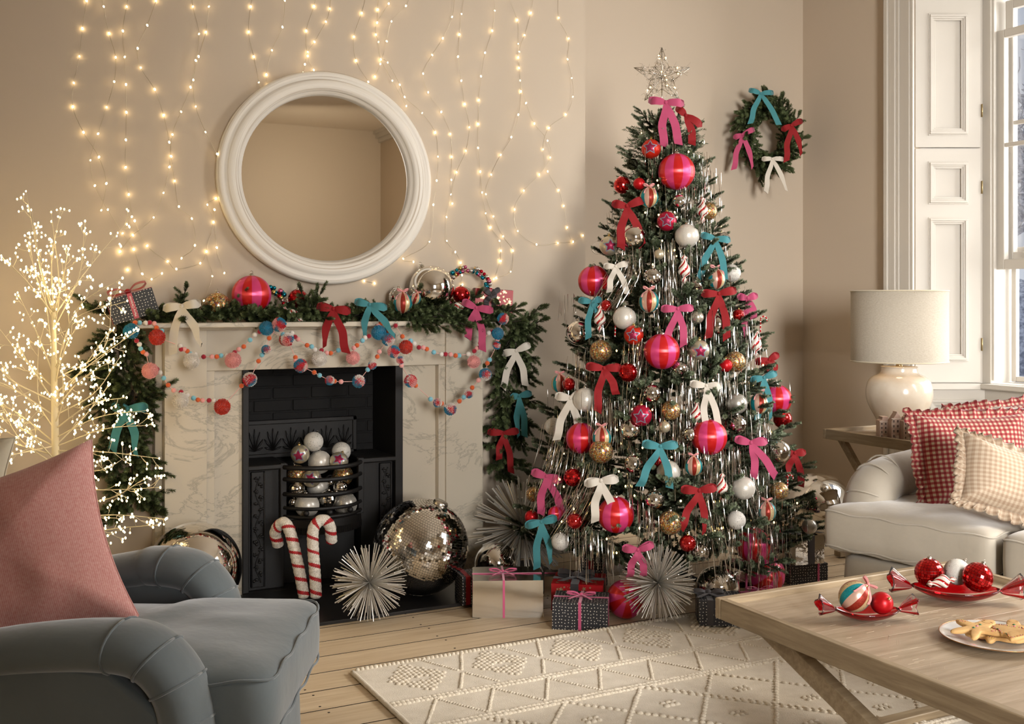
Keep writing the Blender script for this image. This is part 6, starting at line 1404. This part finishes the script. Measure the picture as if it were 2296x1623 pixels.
# ================================================================ LIT TWIG TREE
TWD = 4.02; TW0 = P(122, 683, TWD); TW0.z = 0; kt = TWD/FPX
tw = thing('lit_twig_tree', 'white paper-wrapped twig tree covered in warm lights in the alcove corner', 'twig tree', TW0, YAW)
m_paper = M('white_wrapped_bark', '#d9cdb2', .7, bump=(60, .5, .002)); m_ledt = M('warm_twig_led', '#fff0cf', .4, emis=('#ffe2a2', 7))
def tl(u, v, dy=0.0): return Vector(((u-122)*kt, dy, EYE-(v-HY)*kt))
MB().tube([(0, 0, .0), (.004, 0, .3), tl(125, 1050), tl(122, 870), tl(120, 700)], [.019, .017, .014, .012, .008], 12).build('trunk', m_paper, tw)
MB().lathe([(.12, 0), (.12, .008), (.03, .014), (.02, .02), (.0001, .02)], 24).build('base_plate', m_paper, tw)
rnd = random.Random(50)
BR = [((118, 702), (95, 610), (64, 430)), ((121, 700), (112, 600), (108, 478)), ((121, 700), (123, 590), (148, 470)), ((124, 705), (165, 600), (243, 474)), ((124, 730), (190, 620), (214, 500)), ((119, 720), (70, 610), (50, 520)), ((122, 740), (140, 640), (128, 478)), ((120, 705), (90, 640), (60, 590)), ((122, 700), (150, 630), (170, 560)),
 ((124, 830), (190, 690), (300, 625)), ((124, 860), (200, 720), (347, 675)), ((126, 850), (230, 780), (245, 648)), ((125, 900), (190, 830), (262, 738)), ((126, 880), (230, 800), (322, 740)), ((126, 915), (200, 850), (290, 800)), ((127, 930), (215, 880), (276, 798)), ((126, 960), (230, 900), (330, 880)), ((127, 980), (240, 930), (358, 912)), ((127, 1000), (240, 960), (340, 950)),
 ((127, 1010), (240, 1010), (370, 1022)), ((128, 1050), (260, 1040), (345, 1000)), ((128, 1090), (250, 1090), (388, 1078)), ((128, 1130), (260, 1110), (352, 1060)), ((128, 1170), (250, 1150), (385, 1155)), ((128, 1210), (260, 1180), (375, 1165)), ((128, 1240), (240, 1200), (330, 1150)), ((128, 1110), (210, 1050), (270, 960)),
 ((120, 840), (60, 750), (-5, 655)), ((120, 870), (50, 790), (-20, 690)), ((119, 900), (40, 830), (4, 700)), ((119, 930), (40, 860), (-40, 820)), ((120, 960), (50, 900), (20, 760)), ((120, 990), (30, 920), (-50, 900)), ((120, 1000), (40, 950), (-20, 860)), ((120, 1020), (30, 990), (-60, 960)), ((120, 830), (100, 760), (75, 640)), ((121, 860), (150, 780), (185, 720)),
 ((120, 1040), (60, 980), (30, 900)), ((122, 1000), (60, 1010), (10, 1030)), ((121, 900), (80, 820), (60, 770)), ((124, 950), (160, 890), (170, 800)), ((124, 1000), (180, 930), (215, 870)), ((122, 1030), (90, 950), (70, 880))]
tips = []
for k, (a, m_, e) in enumerate(BR):
    dy = rnd.uniform(-.30, .26)
    if e[0] > 280: dy = rnd.uniform(-.30, -.02)
    pth = curve([tl(*a), tl(*m_, dy*.55), tl(*e, dy)], 9)
    b = MB().tube(pth, [.0030*(1-.68*i/(len(pth)-1)) for i in range(len(pth))], 5); lb = MB(); N = len(pth)
    def bulb(p): lb.ball(p, rnd.uniform(.0030, .0040), 6, 4, sz=1.35); tips.append(p)
    for i in range(3, N):
        for _ in range(1 if i % 3 else 0):
            p = pth[i].lerp(pth[i-1], rnd.random()); t_ = (pth[i]-pth[i-1]).normalized(); d = (t_*rnd.uniform(.5, 1)+Vector([rnd.uniform(-1, 1) for _ in range(3)])*.75).normalized(); L = rnd.uniform(.02, .085)*(1.25-.6*i/N)
            q = p+d*L; b.tube([p, (p+q)/2+Vector((0, 0, -.003)), q], .0011, 3, cap=False); bulb(q)
            if L > .03:
                for _ in range(2):
                    s_ = p.lerp(q, rnd.uniform(.4, .9)); q2 = s_+(d+Vector([rnd.uniform(-1, 1) for _ in range(3)])*.9).normalized()*.022; b.tube([s_, q2], .0010, 3, cap=False); bulb(q2)
    bulb(pth[-1]); br = b.build('branch', m_paper, tw); lo_ = lb.build('bulbs', m_ledt, br); lo_['kind'] = 'stuff'
TWM = Matrix.Translation(TW0)@Matrix.Rotation(YAW, 4, 'Z')
for p in rnd.sample(tips, 26):
    q = TWM@p
    if q.y < 4.75: light('twig_tree_light', 'POINT', q, .24, (1, .76, .36), radius=.006)

# ================================================================ ON THE COFFEE TABLE
m_rglass = M('red_glass', '#e0101c', .02, 0, trans=.92, ior=1.35, coat=.5); m_cglass = M('clear_sweet_glass', '#fff4f2', .02, 0, trans=.95, ior=1.35)
TZ = CTZ+.0
def dish(uL, uR, v, D, wid, label, dz=0):
    a, b = P(uL, v[0], D[0]), P(uR, v[1], D[1]); a.z = b.z = TZ; L = (b-a).length; c = (a+b)/2; an = math.atan2(b.y-a.y, b.x-a.x)
    t = thing('sweet_dish', label, 'dish', (c.x, c.y, TZ), an); Lb = L*.335; mb = MB(); NU, NV = 30, 14; vs = []
    h = wid*.52
    for i in range(NU+1):
        x = -1+2*i/NU; w_ = wid*max(0, 1-x*x)**.62+.006; dep_ = h*(1-.82*x*x)
        for j in range(NV+1):
            q = -1+2*j/NV; vs.append((x*Lb, q*w_, .004+h*1.0-dep_*(1-abs(q)**2.4)+.006*abs(x)**3))
    fs = [(i*(NV+1)+j, (i+1)*(NV+1)+j, (i+1)*(NV+1)+j+1, i*(NV+1)+j+1) for i in range(NU) for j in range(NV)]
    mats = [1 if j in (3, 10) else 0 for i in range(NU) for j in range(NV)]
    mb.add(vs, fs, mats); mb.build('bowl', [m_rglass, m_cglass], t, solid=.0035)
    for sg in (-1, 1):
        m2 = MB(); vs = []; NR, NA = 8, 28
        for i in range(NR+1):
            f = i/NR; r_ = .006+(wid*.62)*f**.8
            for j in range(NA):
                th = 2*PI*j/NA; ru = 1+.22*f*math.cos(5*th); vs.append((sg*(Lb+.002+(L/2-Lb)*f*(1+.10*math.cos(3*th))), r_*math.cos(th)*ru*.75, .018+h*.55*(1-f)+f*wid*.52+r_*math.sin(th)*ru*.72))
        fs = [(i*NA+j, i*NA+(j+1) % NA, (i+1)*NA+(j+1) % NA, (i+1)*NA+j) for i in range(NR) for j in range(NA)]
        m2.add(vs, fs, [0 if (j//4) % 2 == 0 else 1 for i in range(NR) for j in range(NA)]); m2.build('wrapper_end', [m_rglass, m_cglass], t, solid=.003)
    return t, c, an, h
def tabP(u, v, z): return onZ(u, v, z)
c1 = tabP(1943, 1385, TZ+.008); d1, cc1, an1, h1 = dish(1838, 2050, (1384, 1382), (c1.dot(DV), c1.dot(DV)), .046, 'small red glass dish shaped like a wrapped sweet, nearer the tray corner')
c2_ = tabP(2145, 1338, TZ+.01); d2, cc2, an2, h2 = dish(1998, 2292, (1330, 1340), (c2_.dot(DV)+.03, c2_.dot(DV)-.05), .062, 'large red glass dish shaped like a wrapped sweet, holding four ornaments')
def in_dish(kind, u, v, d, D, label, **k):
    p = P(u, v, D); ornament(kind, p, d/2/FPX*D, label, name='bauble', **k)
D1 = c1.dot(DV); D2 = c2_.dot(DV)
in_dish('stripe', 1916, 1337, 68, D1+.0, 'striped bauble with pink bow in the small glass dish', tilt=.2, roll=.75)
in_dish('redM', 1977, 1352, 50, D1-.01, 'matte red bauble in the small glass dish', roll=.6, tilt=.8)
in_dish('discoR', 2084, 1284, 64, D2+.03, 'red mirror-tiled bauble at the near-left end of the large glass dish')
in_dish('dot', 2146, 1282, 58, D2+.03, 'white glitter bauble between two red ones in the large glass dish', tilt=-.2, roll=.7)
in_dish('discoR', 2192, 1294, 66, D2-.03, 'red mirror-tiled bauble beside the white one, nearer the sofa', roll=.4)
in_dish('twist', 2111, 1304, 44, D2-.035, 'twisted red and white candy ornament lying in the large glass dish', roll=-1.75)
# plate of biscuits
pc = tabP(2232, 1430, TZ+.012); pD = pc.dot(DV); pr_ = 118/FPX*pD
m_china = M('white_china', '#e6e0d6', .15, coat=.6); m_rimg = M('gold_rim', '#a8794a', .3, .8); m_bisc = M('baked_biscuit', '#d3a86c', .75, bump=(120, .5, .002), var=(16, '#bb8a50', .5, .8))
plate = thing('plate', 'white china plate with a gold rim holding biscuits on the coffee table', 'plate', (pc.x, pc.y, TZ))
MB().lathe([(.0001, .003), (pr_*.55, .003), (pr_*.62, .005), (pr_*.95, .016), (pr_, .019), (pr_*.985, .020), (pr_*.93, .0185), (pr_*.62, .0085), (pr_*.55, .0065), (.0001, .0065)], 64).build('plate_body', m_china, plate)
MB().tube([(math.cos(a)*pr_, math.sin(a)*pr_, .0195) for a in [2*PI*i/64 for i in range(65)]], .0012, 5, cap=False).build('gold_rim', m_rimg, plate)
m_sp = [M('sprinkle_'+n_, c_, .4) for n_, c_ in (('green', '#2f6b45'), ('red', '#a8323a'), ('yellow', '#d9c25a'), ('pink', '#cf7f95'), ('orange', '#d98a4a'))]
def man_outline(s_):
    pts = []
    for a in [2*PI*i/90 for i in range(90)]:
        def lobe(c, w_, L): return L*math.exp(-((((a-c+PI) % (2*PI))-PI)/w_)**2)
        r_ = .34+lobe(PI/2, .42, .52)+lobe(.12, .30, .42)+lobe(PI-.12, .30, .42)+lobe(-PI/2+.42, .24, .56)+lobe(-PI/2-.42, .24, .56); pts.append(Vector((r_*math.cos(a)*s_, r_*math.sin(a)*s_)))
    return pts
def tree_outline(s_):
    return [p for p in dense([(0, .95*s_), (.32*s_, .42*s_), (.20*s_, .40*s_), (.52*s_, -.08*s_), (.34*s_, -.10*s_), (.66*s_, -.62*s_), (-.66*s_, -.62*s_), (-.34*s_, -.10*s_), (-.52*s_, -.08*s_), (-.20*s_, .40*s_), (-.32*s_, .42*s_)], .006, 3)]
def biscuit(dx, dy, dz, rz, tilt, s_, kind, label, seed):
    loc = Vector((pc.x, pc.y, TZ))+RV*dx+DV*dy+UP*dz; ol = man_outline(s_) if kind == 'man' else tree_outline(s_)
    t = thing('biscuit', label, 'biscuit', loc, rot=Euler((tilt[0], tilt[1], YAW+rz)), group=None)
    puff(ol, .0115, 5, 8, dome=.001).build('biscuit_body', m_bisc, t); rr = random.Random(seed)
    if kind == 'man':
        f = MB(); zt_ = .0062
        for sx in (-1, 1): f.tube([(sx*.12*s_-.04*s_, .54*s_, zt_-.0006), (sx*.12*s_, .58*s_, zt_-.0004), (sx*.12*s_+.04*s_, .54*s_, zt_-.0006)], .0010, 5)
        f.tube(curve([(-.14*s_, .46*s_, zt_-.0004), (0, .39*s_, zt_-.0002), (.14*s_, .46*s_, zt_-.0004)], 5), .0010, 5); f.build('pressed_face', M('pressed_face', '#9a6b3a', .8), t)
        b_ = [MB() for _ in m_sp]
        for i, (x, y_) in enumerate([(0, .15), (0, -.02), (0, -.2)]): b_[(0, 3, 0)[i]].ball((x*s_, y_*s_, .0068), .0034, 8, 6, sz=.6)
        for i in range(26): k_ = rr.randrange(5); sx = rr.choice([-1, 1]); b_[k_].octa((sx*rr.uniform(.35, .62)*s_, rr.uniform(-.06, .14)*s_, .0068), .0012)
    else:
        b_ = [MB() for _ in m_sp]
        for p in ol:
            for _ in range(3): k_ = rr.randrange(5); q = p*rr.uniform(.86, .97); b_[k_].octa((q.x, q.y, .0063), rr.uniform(.0010, .0016))
    for k_, q in enumerate(b_):
        if q.v: q.build('sprinkles', m_sp[k_], t)['kind'] = 'stuff'
biscuit(-.040, .012, .032, -.95, (.08, .05), .084, 'man', 'smiling gingerbread-man biscuit lying on top, at the edge of the plate', 1)
biscuit(.062, .030, .026, -.35, (.05, -.05), .074, 'man', 'smiling gingerbread-man biscuit with green sweets at the far side of the plate', 2)
biscuit(.028, -.026, .034, .35, (-.05, -.08), .078, 'tree', 'tree-shaped biscuit edged with coloured sprinkles at the front of the plate', 3)
biscuit(-.01, .0, .016, 1.2, (0, 0), .072, 'man', 'plain biscuit mostly hidden at the bottom of the pile', 4)
biscuit(.070, -.012, .016, 2.2, (0, 0.05), .064, 'man', 'biscuit lying under the tree-shaped one, towards the picture edge', 5)
